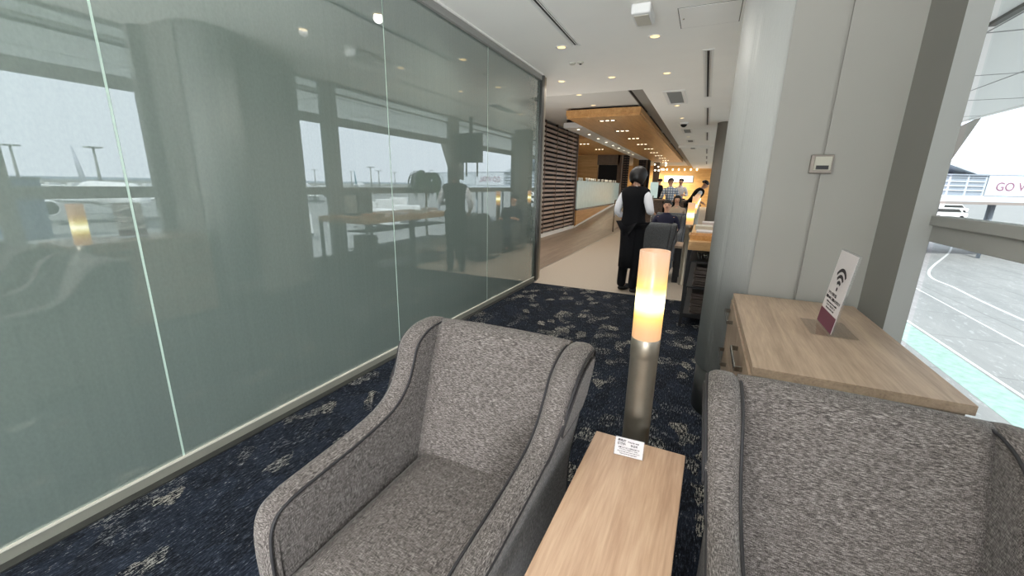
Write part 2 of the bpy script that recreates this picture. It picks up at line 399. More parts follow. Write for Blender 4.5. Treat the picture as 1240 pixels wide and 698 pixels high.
# pier with the round column and the thermostat wall
P_ = [(.40, 2.44), (.475, 2.44), (.475, 2.450), (.487, 2.450), (.487, 2.44), (.744, 2.44), (.744, 3.0), (.40, 3.0)]
struct('wall_pier', prism(newbm(), [(x, y, 0) for x, y in P_], (0, 0, CEIL)), M['wallgrey'], 'flat warm grey wall with a fine double joint')
struct('wall_pier', prism(newbm(), [(x, y, 0) for x, y in [(.27, 2.44), (.40, 2.44), (.40, 3.0), (.34, 3.0)]], (0, 0, CEIL)), M['wallgrey'], 'wall strip beside the round column')
struct('wall_pier', prism(newbm(), [(x, y, 0) for x, y in [(.744, 2.44), (.828, 2.352), (.832, 3.0), (.744, 3.0)]], (0, 0, CEIL)), M['framedark'], 'reveal between wall and window, its shade painted dark grey')  # dark colour carries the shade of a face turned from the window
struct('wall_pier', prism(newbm(), [(x, y, 0) for x, y in [(.828, 2.352), (.902, 2.345), (.918, 2.40), (.965, 3.0), (.965, 3.95), (.90, 3.95), (.72, 3.0), (.832, 3.0)]], (0, 0, CEIL)), M['framegrey'], 'grey window jamb of the pier')
struct('wall_pier', prism(newbm(), [(x, y, 0) for x, y in [(.36, 3.0), (.80, 3.0), (.895, 3.94), (.60, 3.94)]], (0, 0, CEIL)), M['wallgrey'], 'far side of the wall pier')
cc = (.325, 2.705)
bm = newbm(); prof = []
n = 96
for ring, z in (0, .30), (1, CEIL): pass
def column(cx, cy, r, z0, z1, seams_=()):
    bm = newbm(); N = 128; R0 = []; R1 = []
    for k in range(N):
        a = 2*PI*k/N; rr = r
        for s in seams_:
            if abs((a-s+PI) % (2*PI)-PI) < PI/N: rr = r-.004
        R0.append(bm.verts.new((cx+rr*math.cos(a), cy+rr*math.sin(a), z0))); R1.append(bm.verts.new((cx+rr*math.cos(a), cy+rr*math.sin(a), z1)))
    for k in range(N):
        f = bm.faces.new((R0[k], R0[(k+1) % N], R1[(k+1) % N], R1[k])); f.smooth = True
    bm.faces.new(R0); bm.faces.new(R1)
    return bm
def colmat():
    m, t, p = newmat('ribbed_satin_cladding')
    tc = t.add('ShaderNodeTexCoord')
    g = t.add('ShaderNodeTexGradient', _gradient_type='RADIAL'); t.link(tc.outputs['Object'], g.inputs['Vector'])
    w = math_(t, 'SINE', math_(t, 'MULTIPLY', g.outputs['Fac'], 2*PI*150))
    b = t.add('ShaderNodeBump', Strength=.25, Distance=.001); t.link(w, b.inputs['Height']); t.link(b.outputs['Normal'], p.inputs['Normal'])
    p.inputs['Base Color'].default_value = rgb((158, 158, 154)); p.inputs['Metallic'].default_value = 0; p.inputs['Roughness'].default_value = .5
    return m
M['column'] = colmat()
c = struct('wall_column', column(0, 0, .258, 0, CEIL-.30-.0, (math.radians(222),)), M['column'], 'round satin grey column beside the wall')
c.location = (cc[0], cc[1], .30)
struct('baseboard_column', column(cc[0], cc[1], .246, 0, .30), M['darksteel'], 'dark skirting ring round the column')
c = struct('wall_column', column(.30, 10.6, .24, 0, CEIL), M['wallgrey'], 'second round column further down the windows', False)
# end walls
struct('wall_far', B(-7.2, 1.2, 34.2, 34.4, 0, 3.3), M['bright_wood'], 'golden wooden wall at the far end')
struct('wall_bar', B(-7.2, -7.1, 5.6, 34.2, 0, 3.3), M['stone'], 'wall behind the bar')

# thermostat
t = thing('wall_thermostat', 'small beige control unit with dark display on the grey pier wall', 'thermostat', (.481, 2.44, 1.448))
obj('frame', B(-.045, .045, -.014, .0, 0, .085, .004), mat('brown_metal_frame', (112, 104, 96), .4, .5), t)
obj('cover', B(-.030, .036, -.022, -.012, .014, .076, .002), mat('beige_cover', (158, 154, 140), .5), t)
obj('display', B(-.022, .027, -.0245, -.021, .018, .036), M['black'], t)
# ---- ceiling fittings
def downlight(x, y, z=CEIL, r=.055, m='lens', grp='round downlights in the white ceiling', lab='round recessed downlight in the white ceiling'):
    t = thing('ceiling_downlight', lab, 'ceiling light', (x, y, z), 0, grp)
    bm = newbm(); lathe(bm, [(r*.80, .0), (r*.80, -.004), (r, -.006), (r*1.12, -.001), (r*1.12, .0)], 28); obj('trim_ring', bm, M['white'], t)
    bm = newbm(); lathe(bm, [(0, -.0025), (r*.80, -.0025), (r*.8, -.0005)], 28); obj('lens', bm, M[m], t)
    return t
DL = [(-1.55, 4.49), (-.62, 4.51), (-2.0, 5.86), (-1.31, 5.88), (-.626, 5.92), (-.64, 8.2), (-.63, 9.64), (-.63, 13.1)]
DL += [(-1.55, 3.1-.0), (-.62, 3.1), (-1.55, 1.7), (-.62, 1.7), (-1.55, .3), (-.62, .3), (-1.55, -1.1), (-.62, -1.1)]
d0 = None
for x, y in DL:
    if y in (3.1, 1.7) and x < -1: x = -1.05 if False else x
    if d0 is None: d0 = downlight(x, y)
    else: dup(d0, (x, y, CEIL))
d1 = downlight(-2.30, 7.75, 2.97, .055, 'lens', 'downlights in the raised ceiling recess', 'round downlight in the raised recess in front of the wooden canopy')
dup(d1, (-2.30, 8.80, 2.97))
def slot(x, y0, y1, lab, grp='linear air slots along the windows', w=.045):
    t = thing('slot_diffuser', lab, 'air vent', (x, y0, CEIL), 0, grp); L = y1-y0
    bm = newbm()
    for a, b in ((-w-.008, -w*.72), (-w*.5, -w*.30), (w*.30, w*.5), (w*.72, w+.008)): box(bm, a, b, 0, L, -.008, 0, .002)
    box(bm, -w-.012, w+.012, -.015, .01, -.008, 0); box(bm, -w-.012, w+.012, L-.01, L+.015, -.008, 0)
    obj('frame', bm, M['white'], t); obj('slot', B(-w*.56, w*.56, 0, L, -.004, -.0005), M['black'], t)
    return t
slot(-1.39, 1.6, 4.48, 'long white slot diffuser above the glass wall, ending by a downlight', None, .036)
slot(-.152, 5.11, 7.57, 'longest dark linear air slot in the white ceiling')
for y0, y1 in ((8.54, 10.8), (12.16, 14.2)): slot(-.148, y0, y1, 'shorter linear air slot further along the windows' if y0 < 9 else 'third linear air slot along the window ceiling')
for y0, y1 in ((17.1, 19.5), (21, 23), (25, 28)): slot(-.148, y0, y1, 'linear air slot beyond the ceiling beam')
def vent(x0, x1, y0, y1, lab):
    t = thing('ceiling_vent', lab, 'ceiling vent', ((x0+x1)/2, (y0+y1)/2, CEIL), 0, 'square air vents in the white ceiling')
    a, b = (x1-x0)/2, (y1-y0)/2
    bm = newbm()
    box(bm, -a, a, -b, -b+.05, -.015, 0, .004); box(bm, -a, a, b-.05, b, -.015, 0, .004)
    box(bm, -a, -a+.05, -b+.05, b-.05, -.015, 0, .004); box(bm, a-.05, a, -b+.05, b-.05, -.015, 0, .004)
    obj('frame', bm, M['white'], t)
    bm = newbm()
    k = int(2*b/.05)
    for i in range(k-2): box(bm, -a+.05, a-.05, -b+.06+i*.05, -b+.07+i*.05, -.012, -.001)
    obj('grille', bm, M['framegrey'], t); obj('backing', B(-a+.05, a-.05, -b+.05, b-.05, -.004, -.0005), M['framegrey'], t)
vent(-.77, -.46, 6.95, 8.0, 'large square vent in the ceiling, first beyond the dark slot')
vent(-.73, -.48, 11.35, 12.2, 'second square vent further along the white ceiling')
vent(-.73, -.49, 13.9, 14.6, 'third small vent just before the ceiling beam')
vent(-.73, -.49, 16.3, 17.1, 'small vent just beyond the ceiling beam')
t = thing('ceiling_sensor', 'small white twin sensor between slot diffuser and downlights', 'sensor', (-1.56, 5.08, CEIL))
bm = newbm(); lathe(bm, [(0, -.02), (.03, -.016), (.04, -.004), (.04, 0)], 20, (-.05, 0, 0)); lathe(bm, [(0, -.02), (.03, -.016), (.04, -.004), (.04, 0)], 20, (.05, 0, 0)); obj('body', bm, M['offwhite'], t)
obj('eye', lathe(newbm(), [(0, -.03), (.014, -.024), (.016, -.016)], 16, (.05, 0, 0)), M['black'], t)
t = thing('ceiling_speaker', 'white boxy speaker hung under the ceiling at the top edge', 'speaker', (-.63, 3.82, CEIL))
obj('body', B(-.075, .075, -.16, .13, -.09, -.012, .02, 4), M['white'], t, True); obj('bracket', B(-.05, .05, -.1, .08, -.014, 0), M['offwhite'], t)
obj('grille', B(-.055, .055, -.12, .10, -.094, -.089, .002), M['offwhite'], t)
t = thing('access_panel', 'square white access panel set into the ceiling beside the column', 'access panel', (-.15, 4.16, CEIL))
bm = newbm()
for a in ((-.23, .23, -.235, -.229), (-.23, .23, .229, .235), (-.235, -.229, -.235, .235), (.229, .235, -.235, .235)): box(bm, *a, -.0012, 0)
obj('joint', bm, M['framedark'], t); obj('lid', B(-.228, .228, -.228, .228, -.003, -.0005), M['ceiling'], t)
obj('latch', lathe(newbm(), [(0, -.006), (.008, -.006), (.008, -.003)], 12, (-.2, .0, 0)), M['steel'], t)
t = thing('camera_dome', 'small dark dome camera under the ceiling between two vents', 'security camera', (-.62, 10.3, CEIL))
obj('mount', lathe(newbm(), [(.09, 0), (.09, -.03), (.07, -.04)], 20), M['white'], t); obj('dome', lathe(newbm(), [(.07, -.035), (.06, -.07), (.03, -.095), (0, -.10)], 20), M['black'], t, True)

# ---- slatted screen
SCR_TOP = 2.96
t = thing('slatted_screen', 'tall dark wooden slatted screen beyond the glass partition', 'screen', (-3.85, 5.65, 0))
bm = newbm(); z = .14; k = 0
while z < 2.86:
    box(bm, -.05, 0, .04, 7.42, z, z+.060); z += .117
obj('slats', bm, M['slat_wood'], t)
bm = newbm()
for i in range(9): box(bm, -.055, .006, .04+i*.91, .075+i*.91, .10, 2.96)
obj('uprights', bm, M['dark_wood'], t)
obj('plinth', B(-.07, .02, 0, 7.5, 0, .10), M['white'], t)
obj('end_frame', B(-.12, .03, 7.42, 7.50, .10, 2.96), M['dark_wood'], t)
# ---- wooden canopy with triple downlights
t = thing('wooden_canopy', 'honey coloured wooden ceiling canopy with rows of triple downlights', 'ceiling canopy', (-2.15, 9.0, 2.77))
obj('panel', B(-.76, .76, 0, 17, 0, .05), M['orange_wood'], t)
obj('edge', B(-.78, .78, -.02, 17.02, .05, .16, .006), M['orange_wood'], t)
obj('hanger', B(-.70, .70, .06, 16.9, .16, .199), M['black'], t)
for i in range(9):
    y = .52+i*1.82
    f = obj('light_slot', B(-.19, .19, y-.055, y+.055, -.004, 0), M['black'], t)
    for dx in (-.12, 0, .12):
        bm = newbm(); lathe(bm, [(0, -.007), (.04, -.007), (.042, -.004)], 16, (dx, y, 0)); obj('lamp', bm, M['warmlens'], f)
# white soffit strip and lower bar ceiling
t = thing('bar_soffit', 'white sloping soffit strip with small downlights over the bar', 'soffit', (-3.2, 10.4, 2.77))
obj('panel', B(-.24, .26, 0, 13, 0, .12), M['white'], t); obj('hanger', B(-.2, .2, .1, 12.9, .12, .199), M['black'], t)
for i in range(9):
    bm = newbm(); lathe(bm, [(0, -.004), (.035, -.004), (.04, 0)], 14, (.03, .4+i*1.1, 0)); obj('lamp', bm, M['warmlens'], t)
t = thing('bar_ceiling', 'lower honey wood ceiling over the bar counter', 'ceiling panel', (-5.2, 13.3, 2.82))
obj('panel', B(-1.75, 1.72, 0, 7, 0, .1), M['orange_wood'], t)
for y in (1.7, 4.0):
    for dx in (.92, 1.05, 1.18):
        bm = newbm(); lathe(bm, [(0, -.005), (.035, -.005), (.04, 0)], 14, (dx, y, 0)); obj('lamp', bm, M['warmlens'], t)
# ================================================================== WINGBACK ARMCHAIR
def side_outline():
    # (y, z) round the arm and wing, front is -y
    pts = [(-.43, .11), (-.437, .30), (-.435, .48), (-.415, .565), (-.36, .598), (-.25, .608), (-.10, .618), (.03, .640), (.105, .685), (.145, .745),
           (.175, .80), (.215, .832), (.275, .852), (.345, .855), (.410, .838), (.428, .79), (.405, .62), (.375, .40), (.36, .11)]
    P = [Vector((0, a, b)) for a, b in pts]
    return smoothpts(P, 5, False)
def panel_side(s, xin, xout, spi, spo):
    """padded side panel; s=-1 / +1; xin, xout distances of its faces from the middle"""
    out = side_outline(); n = len(out); bm = newbm()
    c = Vector((0, .0, .42))
    # inward normals
    nr = []
    for i in range(n):
        a = out[max(i-1, 0)]; b = out[min(i+1, n-1)]; d = (b-a).normalized(); nn = Vector((0, d.z, -d.y))
        nr.append(nn)
    steps = [(0, .030), (.0, .030), (.08, .012), (.25, .002), (.5, 0), (.75, .002), (.92, .010), (1, .026)]
    rings = []
    for f, ins in steps[1:]:
        ring = []
        for i, p in enumerate(out):
            q = p+nr[i]*(ins*(1 if p.z > .14 else .3)); zz = max(0, q.z-.42)
            x = (xin+spi*zz)*(1-f)+(xout+spo*zz)*f
            ring.append(bm.verts.new((s*x, q.y, q.z)))
        rings.append(ring)
    for A_, B_ in zip(rings, rings[1:]):
        for i in range(n):
            f = bm.faces.new((A_[i], A_[(i+1) % n], B_[(i+1) % n], B_[i])); f.smooth = True
    bm.faces.new(rings[0]); bm.faces.new(rings[-1])
    return bm, out, nr
def armchair(name, label, fab='fabric', group=None, feet=True):
    t = thing(name, label, 'armchair', (0, 0, 0), 0, group)
    xin, xout, spi, sp = .222, .284, .070, .135
    for s in (-1, 1):
        bm, out, nr = panel_side(s, xin, xout, spi, sp)
        o = obj('side_panel', bm, M[fab], t)
        for nm, xx, ins in (('inner', xin+.003, .012), ('outer', xout-.003, .020)):
            pts = []
            for i, p in enumerate(out[2:-2]):
                q = p+nr[i+2]*ins*(1 if p.z > .14 else .3)
                x = xx+(spi if nm == 'inner' else sp)*max(0, q.z-.42)
                if nm == 'outer' and q.y > .02 and q.z > .60: x += .004
                pts.append((s*x, q.y, q.z))
            obj('piping', tube(newbm(), pts, .0042, 6), M['piping'], o)
        # wing pad wrapped round the outside of the back, with its stepped lower seam
        w = [(.130, .69), (.172, .735), (.212, .782), (.265, .808), (.34, .816), (.385, .802), (.398, .76), (.388, .66), (.35, .625), (.20, .630), (.13, .640), (.11, .660)]
        bm = newbm(); rings = []
        for dx, sc in ((-.012, 1), (.006, .995), (.011, .965)):
            cy, cz = .26, .74
            rings.append([bm.verts.new((s*(xout+dx+sp*max(0, b-.42)), cy+(a-cy)*sc, cz+(b-cz)*sc)) for a, b in w])
        for A_, B_ in zip(rings, rings[1:]):
            for i in range(len(w)): f = bm.faces.new((A_[i], A_[(i+1) % len(w)], B_[(i+1) % len(w)], B_[i])); f.smooth = True
        bm.faces.new(rings[-1]); bm.faces.new(rings[0])
        wp = obj('wing_pad', bm, M[fab], t)
        obj('piping', tube(newbm(), [(s*(xout+.007+sp*max(0, b-.42)), a, b) for a, b in w], .004, 6, True), M['piping'], wp)
    # backrest: swept padded slab, rolled over at the top
    front = [(.125, .36), (.140, .43), (.190, .55), (.245, .68), (.298, .785), (.325, .832), (.362, .850), (.400, .838), (.414, .785), (.385, .60), (.36, .36)]
    bm = newbm(); prof = smoothpts([Vector((0, a, b)) for a, b in front], 4, False); rings = []
    K = 14
    for j in range(K+1):
        u = -1+2*j/K; ring = []
        for p in prof:
            hw = xin+.010+spi*max(0, p.z-.42)
            crown = (1-u*u)*.012
            ring.append(bm.verts.new((u*hw, p.y-(crown if p.y < .34 else 0), p.z+(crown*.5 if p.z > .82 else 0))))
        rings.append(ring)
    for A_, B_ in zip(rings, rings[1:]):
        for i in range(len(prof)): f = bm.faces.new((A_[i], A_[(i+1) % len(prof)], B_[(i+1) % len(prof)], B_[i])); f.smooth = True
    bm.faces.new(rings[0]); bm.faces.new(rings[-1])
    obj('backrest', bm, M[fab], t)
    # seat cushion
    bm = newbm(); N = 16; top = []
    def cushion(u, v):
        x = u*(xin+.004); y = -.435+(v+1)/2*(.165+.435)
        e = (1-abs(u)**6)*(1-abs(v)**8 if v < 0 else 1)
        return x, y, .385+.040*e+.012*(1-u*u)*(1-v*v)
    G_ = [[bm.verts.new(cushion(-1+2*i/N, -1+2*j/N)) for j in range(N+1)] for i in range(N+1)]
    for i in range(N):
        for j in range(N): f = bm.faces.new((G_[i][j], G_[i+1][j], G_[i+1][j+1], G_[i][j+1])); f.smooth = True
    rim = [G_[i][0] for i in range(N+1)]+[G_[N][j] for j in range(1, N+1)]+[G_[i][N] for i in range(N-1, -1, -1)]+[G_[0][j] for j in range(N-1, 0, -1)]
    low = [bm.verts.new((v.co.x, v.co.y, .26)) for v in rim]
    for i in range(len(rim)): f = bm.faces.new((rim[i], rim[(i+1) % len(rim)], low[(i+1) % len(rim)], low[i]))
    bm.faces.new(low)
    obj('seat_cushion', bm, M[fab], t)
    obj('front_rail', B(-xin-.002, xin+.002, -.425, .35, .12, .262, .008), M[fab], t)
    for s in (-1, 1):
        for y in (-.37, .31):
            obj('leg', cyl(newbm(), (s*.235, y, 0), (s*.235, y, .13), .016, .024, 16), M['black'], t)
    return t
a1 = armchair('wingback_armchair', 'grey woven wingback armchair beside the glass partition, its whole seat in view')
a1.location = (-.618, .90, 0); a1.rotation_euler = (0, 0, math.radians(0))
a2 = dup(a1, (.404, .872, 0), math.radians(-1.0), 'grey woven wingback armchair with its back against the drawer cabinet')
# darker armchairs down the lounge, backs to the camera
far0 = armchair('wingback_armchair', 'dark grey armchair seen from behind, next to the standing attendant', 'fabric_dark', 'armchairs down the lounge')
far0.location = (-.60, 6.60, 0); far0.rotation_euler = (0, 0, PI)
far0.scale = (.86, .95, 1.02)
dup(far0, (-.56, 7.95, 0), 0, 'dark grey armchair facing the first one seen from behind, person in navy in it')
for y, l in ((9.3, 'dark grey armchair in the third place down the aisle, its back to us'), (10.5, 'dark grey armchair in the fourth place down the aisle'), (11.9, 'dark grey armchair in the fifth place down the aisle')):
    dup(far0, (-.56, y, 0), PI if y != 10.5 else 0, l)

# ---- side table between the chairs
t = thing('side_table', 'slim pale oak side table between the two grey armchairs', 'side table', (-.108, .83, 0), math.radians(-1.3))
obj('tabletop', B(-.143, .143, -.42, .415, .518, .55, .003), M['oak'], t)
obj('edge_banding', B(-.1435, .1435, -.4205, -.4165, .519, .549), M['cab_body'], t)
for y in (-.36, .36): obj('leg', B(-.11, .11, y-.015, y+.015, .0, .518, .002), M['black'], t)
obj('stretcher', B(-.02, .02, -.345, .345, .08, .12), M['black'], t)
t2 = dup(t, (-.262, 6.55, 0), 0, 'slim side table with metal base beyond the attendant, beside the dark armchair')
t2.scale = (.36, .6, 1)
# ---- priority seat card
def card(loc):
    t = thing('priority_seat_card', 'small acrylic table card for priority seats on the oak side table', 'table sign', loc, math.radians(3))
    lean = Matrix.Rotation(math.radians(-20), 4, 'X')
    bm = newbm(); box(bm, -.045, .045, .001, .0035, 0, .058, mtx=lean); box(bm, -.045, .045, 0, .035, 0, .002)
    obj('holder', bm, M['acrylic'], t)
    bm = newbm(); box(bm, -.0425, .0425, -.0006, .0004, .002, .056, mtx=lean); p = obj('card', bm, M['paper'], t)
    base = lean @ Matrix.Translation((0, -.0012, 0)) @ Matrix.Rotation(PI/2, 4, 'X')
    def L(body, x, z, size, al='LEFT', bold=.00025): text('printed_text', body, size, M['ink'], p, base @ Matrix.Translation((x, z, 0)), al, .0002, max(bold, .00012))
    L('優先席', -.036, .047, .0085); L('Priority seat', -.005, .046, .0068, bold=.00015); L('博愛座', -.036, .0365, .0085); L('우선석', .004, .036, .0075)
    L('必要とされる方が優先の席です', 0, .0265, .0046, 'CENTER', 0); L('ゆずりあってお座りください', 0, .0205, .0044, 'CENTER', 0)
    L('Please give this seat to those who need it', 0, .0145, .0040, 'CENTER', 0); L('Thank you for your cooperation', 0, .0085, .0040, 'CENTER', 0)
    return t
card((-.119, 1.150, .5502))
# ---- floor lamps
def lamp(loc, label, grp=None):
    t = thing('floor_lamp', label, 'floor lamp', loc, 0, grp)
    bm = newbm(); lathe(bm, [(0, 0), (.052, 0), (.052, .012), (.0465, .016), (.0465, .80), (.0475, .802), (.0475, .806), (.046, .808), (.046, .868), (0, .868)], 40)
    obj('base', bm, M['bronze'], t)
    obj('collar', lathe(newbm(), [(.0470, .800), (.0480, .801), (.0480, .866), (.0470, .868)], 40), M['bronze'], t)
    obj('lamp_shade', lathe(newbm(), [(.046, .868), (.0475, .870), (.0478, 1.168), (.0465, 1.170), (.0450, 1.168), (.0447, .90), (0, .90)], 40), M['shade'], t)
    return t
l0 = lamp((-.125, 1.385, 0), 'lit cylindrical floor lamp at the end of the oak side table')
dup(l0, (-.150, 6.25, .0), 0, 'lit cylindrical lamp beside the long desk beyond the column', 'lamps down the lounge')
for y, l in ((8.2, 'third lit cylindrical lamp in the row down the lounge'), (10.0, 'fourth lit cylindrical lamp in the row down the lounge'), (11.9, 'fifth lit cylindrical lamp in the row down the lounge'), (13.9, 'sixth and farthest lit cylindrical lamp down the lounge')):
    dup(l0, (-.150, y, .05), 0, l, 'lamps down the lounge')

# ---- drawer cabinet
t = thing('drawer_cabinet', 'greyed oak drawer cabinet against the pier wall by the window', 'cabinet', (.207, 1.40, 0))
X1, Y1 = .515, 1.015
obj('body', B(.008, X1-.01, .01, Y1, .05, .795), M['cab_body'], t)
obj('plinth', B(.03, X1-.03, .03, Y1-.02, 0, .05), M['black'], t)
obj('top', B(-.004, X1, -.01, Y1, .797, .826, .0015), M['cab_top'], t)
for iy in range(2):
    ya = .004+iy*.507; yb = ya+.503
    for z0, z1 in ((.575, .792), (.315, .570), (.06, .310)):
        d = obj('drawer', B(-.010, .010, ya, yb, z0, z1, .001), M['cab_body'], t)
        hy, hz = ((1.675, 2.25)[iy]-1.40+.0, z1-.052)
        bm = newbm(); L_ = .115
        box(bm, -.038, -.032, hy-L_, hy+L_, hz-.009, hz+.009, .0015)
        for q in (-L_+.006, L_-.006): box(bm, -.034, -.009, hy+q-.004, hy+q+.004, hz-.009, hz+.009)
        obj('handle', bm, M['steel'], d)
# ---- wifi sign
t = thing('wifi_sign', 'clear acrylic stand with white wifi sign on the drawer cabinet', 'sign', (.505, 1.95, .826))
lean = Matrix.Rotation(math.radians(6), 4, 'Y')
obj('foot', B(-.065, .085, -.112, .112, 0, .003, .001), M['acrylic'], t)
bm = newbm(); box(bm, -.003, .003, -.112, .112, .003, .318, mtx=lean, bev=.001); obj('holder', bm, M['acrylic'], t)
bm = newbm(); box(bm, -.0045, -.0034, -.105, .105, .008, .312, mtx=lean); p = obj('poster', bm, M['paper'], t)
base = lean @ Matrix.Translation((-.0050, 0, .0)) @ Matrix.Rotation(-PI/2, 4, 'Z') @ Matrix.Rotation(PI/2, 4, 'X')
bm = newbm(); box(bm, -.105, .105, .008, .070, 0, .0004); bm.transform(base); obj('printed_band', bm, M['maroon'], p)
def arc(bm, r0, r1, a0, a1, cx=0, cy=0, n=14):
    A_ = [bm.verts.new((cx+r0*math.sin(a0+(a1-a0)*i/n), cy+r0*math.cos(a0+(a1-a0)*i/n), .0004)) for i in range(n+1)]
    B_ = [bm.verts.new((cx+r1*math.sin(a0+(a1-a0)*i/n), cy+r1*math.cos(a0+(a1-a0)*i/n), .0004)) for i in range(n+1)]
    for i in range(n): bm.faces.new((A_[i], A_[i+1], B_[i+1], B_[i]))
bm = newbm(); q = math.radians(48)
arc(bm, .068, .082, -q, q, 0, .168); arc(bm, .043, .057, -q, q, 0, .168); arc(bm, .019, .033, -q, q, 0, .168); arc(bm, 0, .0085, 0, 2*PI, 0, .166, 20)
bm.transform(base); obj('wifi_symbol', bm, M['ink'], p)
def L(body, x, z, size, al='CENTER', bold=.0002): text('printed_text', body, size, M['ink'], p, base @ Matrix.Translation((x, z, 0)), al, .0003, bold)
L('ラウンジ内では', -.03, .139, .016); L('無線LANをご利用いただけます', 0, .121, .0135); L('Wireless internet access is available', 0, .105, .0095, bold=0); L('ネットワーク名とパスワード', 0, .093, .009, bold=0); L('Please ask our staff for details', 0, .082, .009, bold=0)

M['magazine'] = mat('brown_magazine_spine', (70, 60, 54), .6)
# ---- long desk beyond the column
t = thing('long_desk', 'long oak desk with black shelf frame beyond the round column', 'desk', (-.09, 4.27, 0))
obj('desktop', B(0, .92, 0, 2.10, .785, .868, .004), M['desk_wood'], t)
for x in (.0, .89):
    for y in (.01, 1.02, 2.05): obj('leg', B(x, x+.03, y, y+.04, 0, .785), M['black'], t)
for z in (.10, .40, .66): obj('shelf', B(.03, .42, .05, 2.05, z, z+.012), M['black'], t)
obj('rail', B(.03, .89, .01, .04, .10, .14), M['black'], t)
for z0, k in ((.113, 9), (.413, 8)):
    for i in range(k):
        m_ = tag(obj('magazine', B(-.13, .13, -.11, .11, 0, .016+.004*(i % 3), .001), M['magazine'], loc=(.12+.004*((i*7) % 5), 4.47, z0+i*.0245)), 'magazine in the %s stack under the long desk' % ('lower' if z0 < .3 else 'upper'), 'magazine', 'magazines under the long desk')
t = thing('wire_basket', 'metal wire basket on the upper shelf of the long desk', 'basket', (.12, 4.46, .672))
bm = newbm(); tube(bm, [(-.12, -.1, .06), (.12, -.1, .06), (.12, .1, .06), (-.12, .1, .06)], .003, 6, True)
for i in range(9):
    x = -.1+i*.025; tube(bm, [(x*1.1, -.1, .06), (x, -.08, .004), (x, .08, .004), (x*1.1, .1, .06)], .0015, 5)
obj('wires', bm, M['steel'], t)
t = thing('wooden_tray', 'small brown wooden tray on the near end of the long desk', 'tray', (.0, 4.52, .868))
bm = newbm(); box(bm, -.075, .10, -.12, .12, 0, .01)
for s in (-1, 1):
    prism(bm, [(-.075, s*.12, 0), (.10, s*.12, 0), (.115, s*.13, .05), (-.09, s*.13, .05)], (0, s*.008, 0)); 
prism(bm, [(-.075, -.12, 0), (-.075, .12, 0), (-.09, .13, .05), (-.09, -.13, .05)], (-.008, 0, 0)); prism(bm, [(.10, -.12, 0), (.10, .12, 0), (.115, .13, .05), (.115, -.13, .05)], (.008, 0, 0))
obj('tray_body', bm, M['orange_wood'], t)
t = thing('document_box', 'grey upright document holder on the long desk by the windows', 'document holder', (.30, 4.55, .868))
obj('case', B(0, .30, .0, .28, 0, .345, .006), M['framedark'], t); obj('brochure', B(.03, .27, -.006, .0, .04, .31), M['offwhite'], t)
for i, (x, y) in enumerate(((.05, 5.15), (.03, 5.62), (.10, 6.0))):
    s = tag(obj('paper_stack', B(-.09, .10, -.12, .12, 0, .03+.02*i, .002), M['paper' if i != 1 else 'offwhite'], loc=(x, y, .868)), ['white paper stack on the long desk behind the wooden tray', 'thicker cream paper stack midway along the long desk', 'tallest paper stack at the far end of the long desk'][i], 'papers')
# ---- potted palm
t = thing('potted_palm', 'slender potted palm with drooping leaves standing by the window', 'plant', (.50, 6.20+.25, 0))
obj('pot', lathe(newbm(), [(0, 0), (.13, 0), (.17, .34), (.165, .35), (.15, .33), (0, .31)], 28), M['white'], t)
bm = newbm()
tube(bm, [(0, 0, .3), (.015, .01, .7), (-.01, 0, 1.15), (0, 0, 1.42)], [.022, .019, .018, .016], 10)
tube(bm, [(.03, .03, .3), (.06, .05, .6), (.02, .01, 1.0)], [.014, .013, .01], 8)
obj('stem', bm, M['trunk'], t)
bm = newbm(); rnd = random.Random(4)
for i in range(80):
    a = rnd.uniform(0, 2*PI); L_ = rnd.uniform(.22, .50); up = rnd.uniform(.02, .20); w = rnd.uniform(.020, .034); z0 = 1.40+rnd.uniform(-.06, .06)
    pv = None
    for k in range(7):
        u = k/6; r = L_*.75*math.sin(u*PI*.62); z = z0+up*math.sin(u*PI)-L_*u**2.2*.75
        ww = w*math.sin(PI*min(.98, u*.8+.2)); c_, s_ = math.cos(a), math.sin(a)
        cur = (bm.verts.new((r*c_-s_*ww, r*s_+c_*ww, z)), bm.verts.new((r*c_, r*s_, z-.008)), bm.verts.new((r*c_+s_*ww, r*s_-c_*ww, z)))
        if pv: bm.faces.new((pv[0], pv[1], cur[1], cur[0])); bm.faces.new((pv[1], pv[2], cur[2], cur[1]))
        pv = cur
obj('leaves', bm, M['leaf'], t, True)
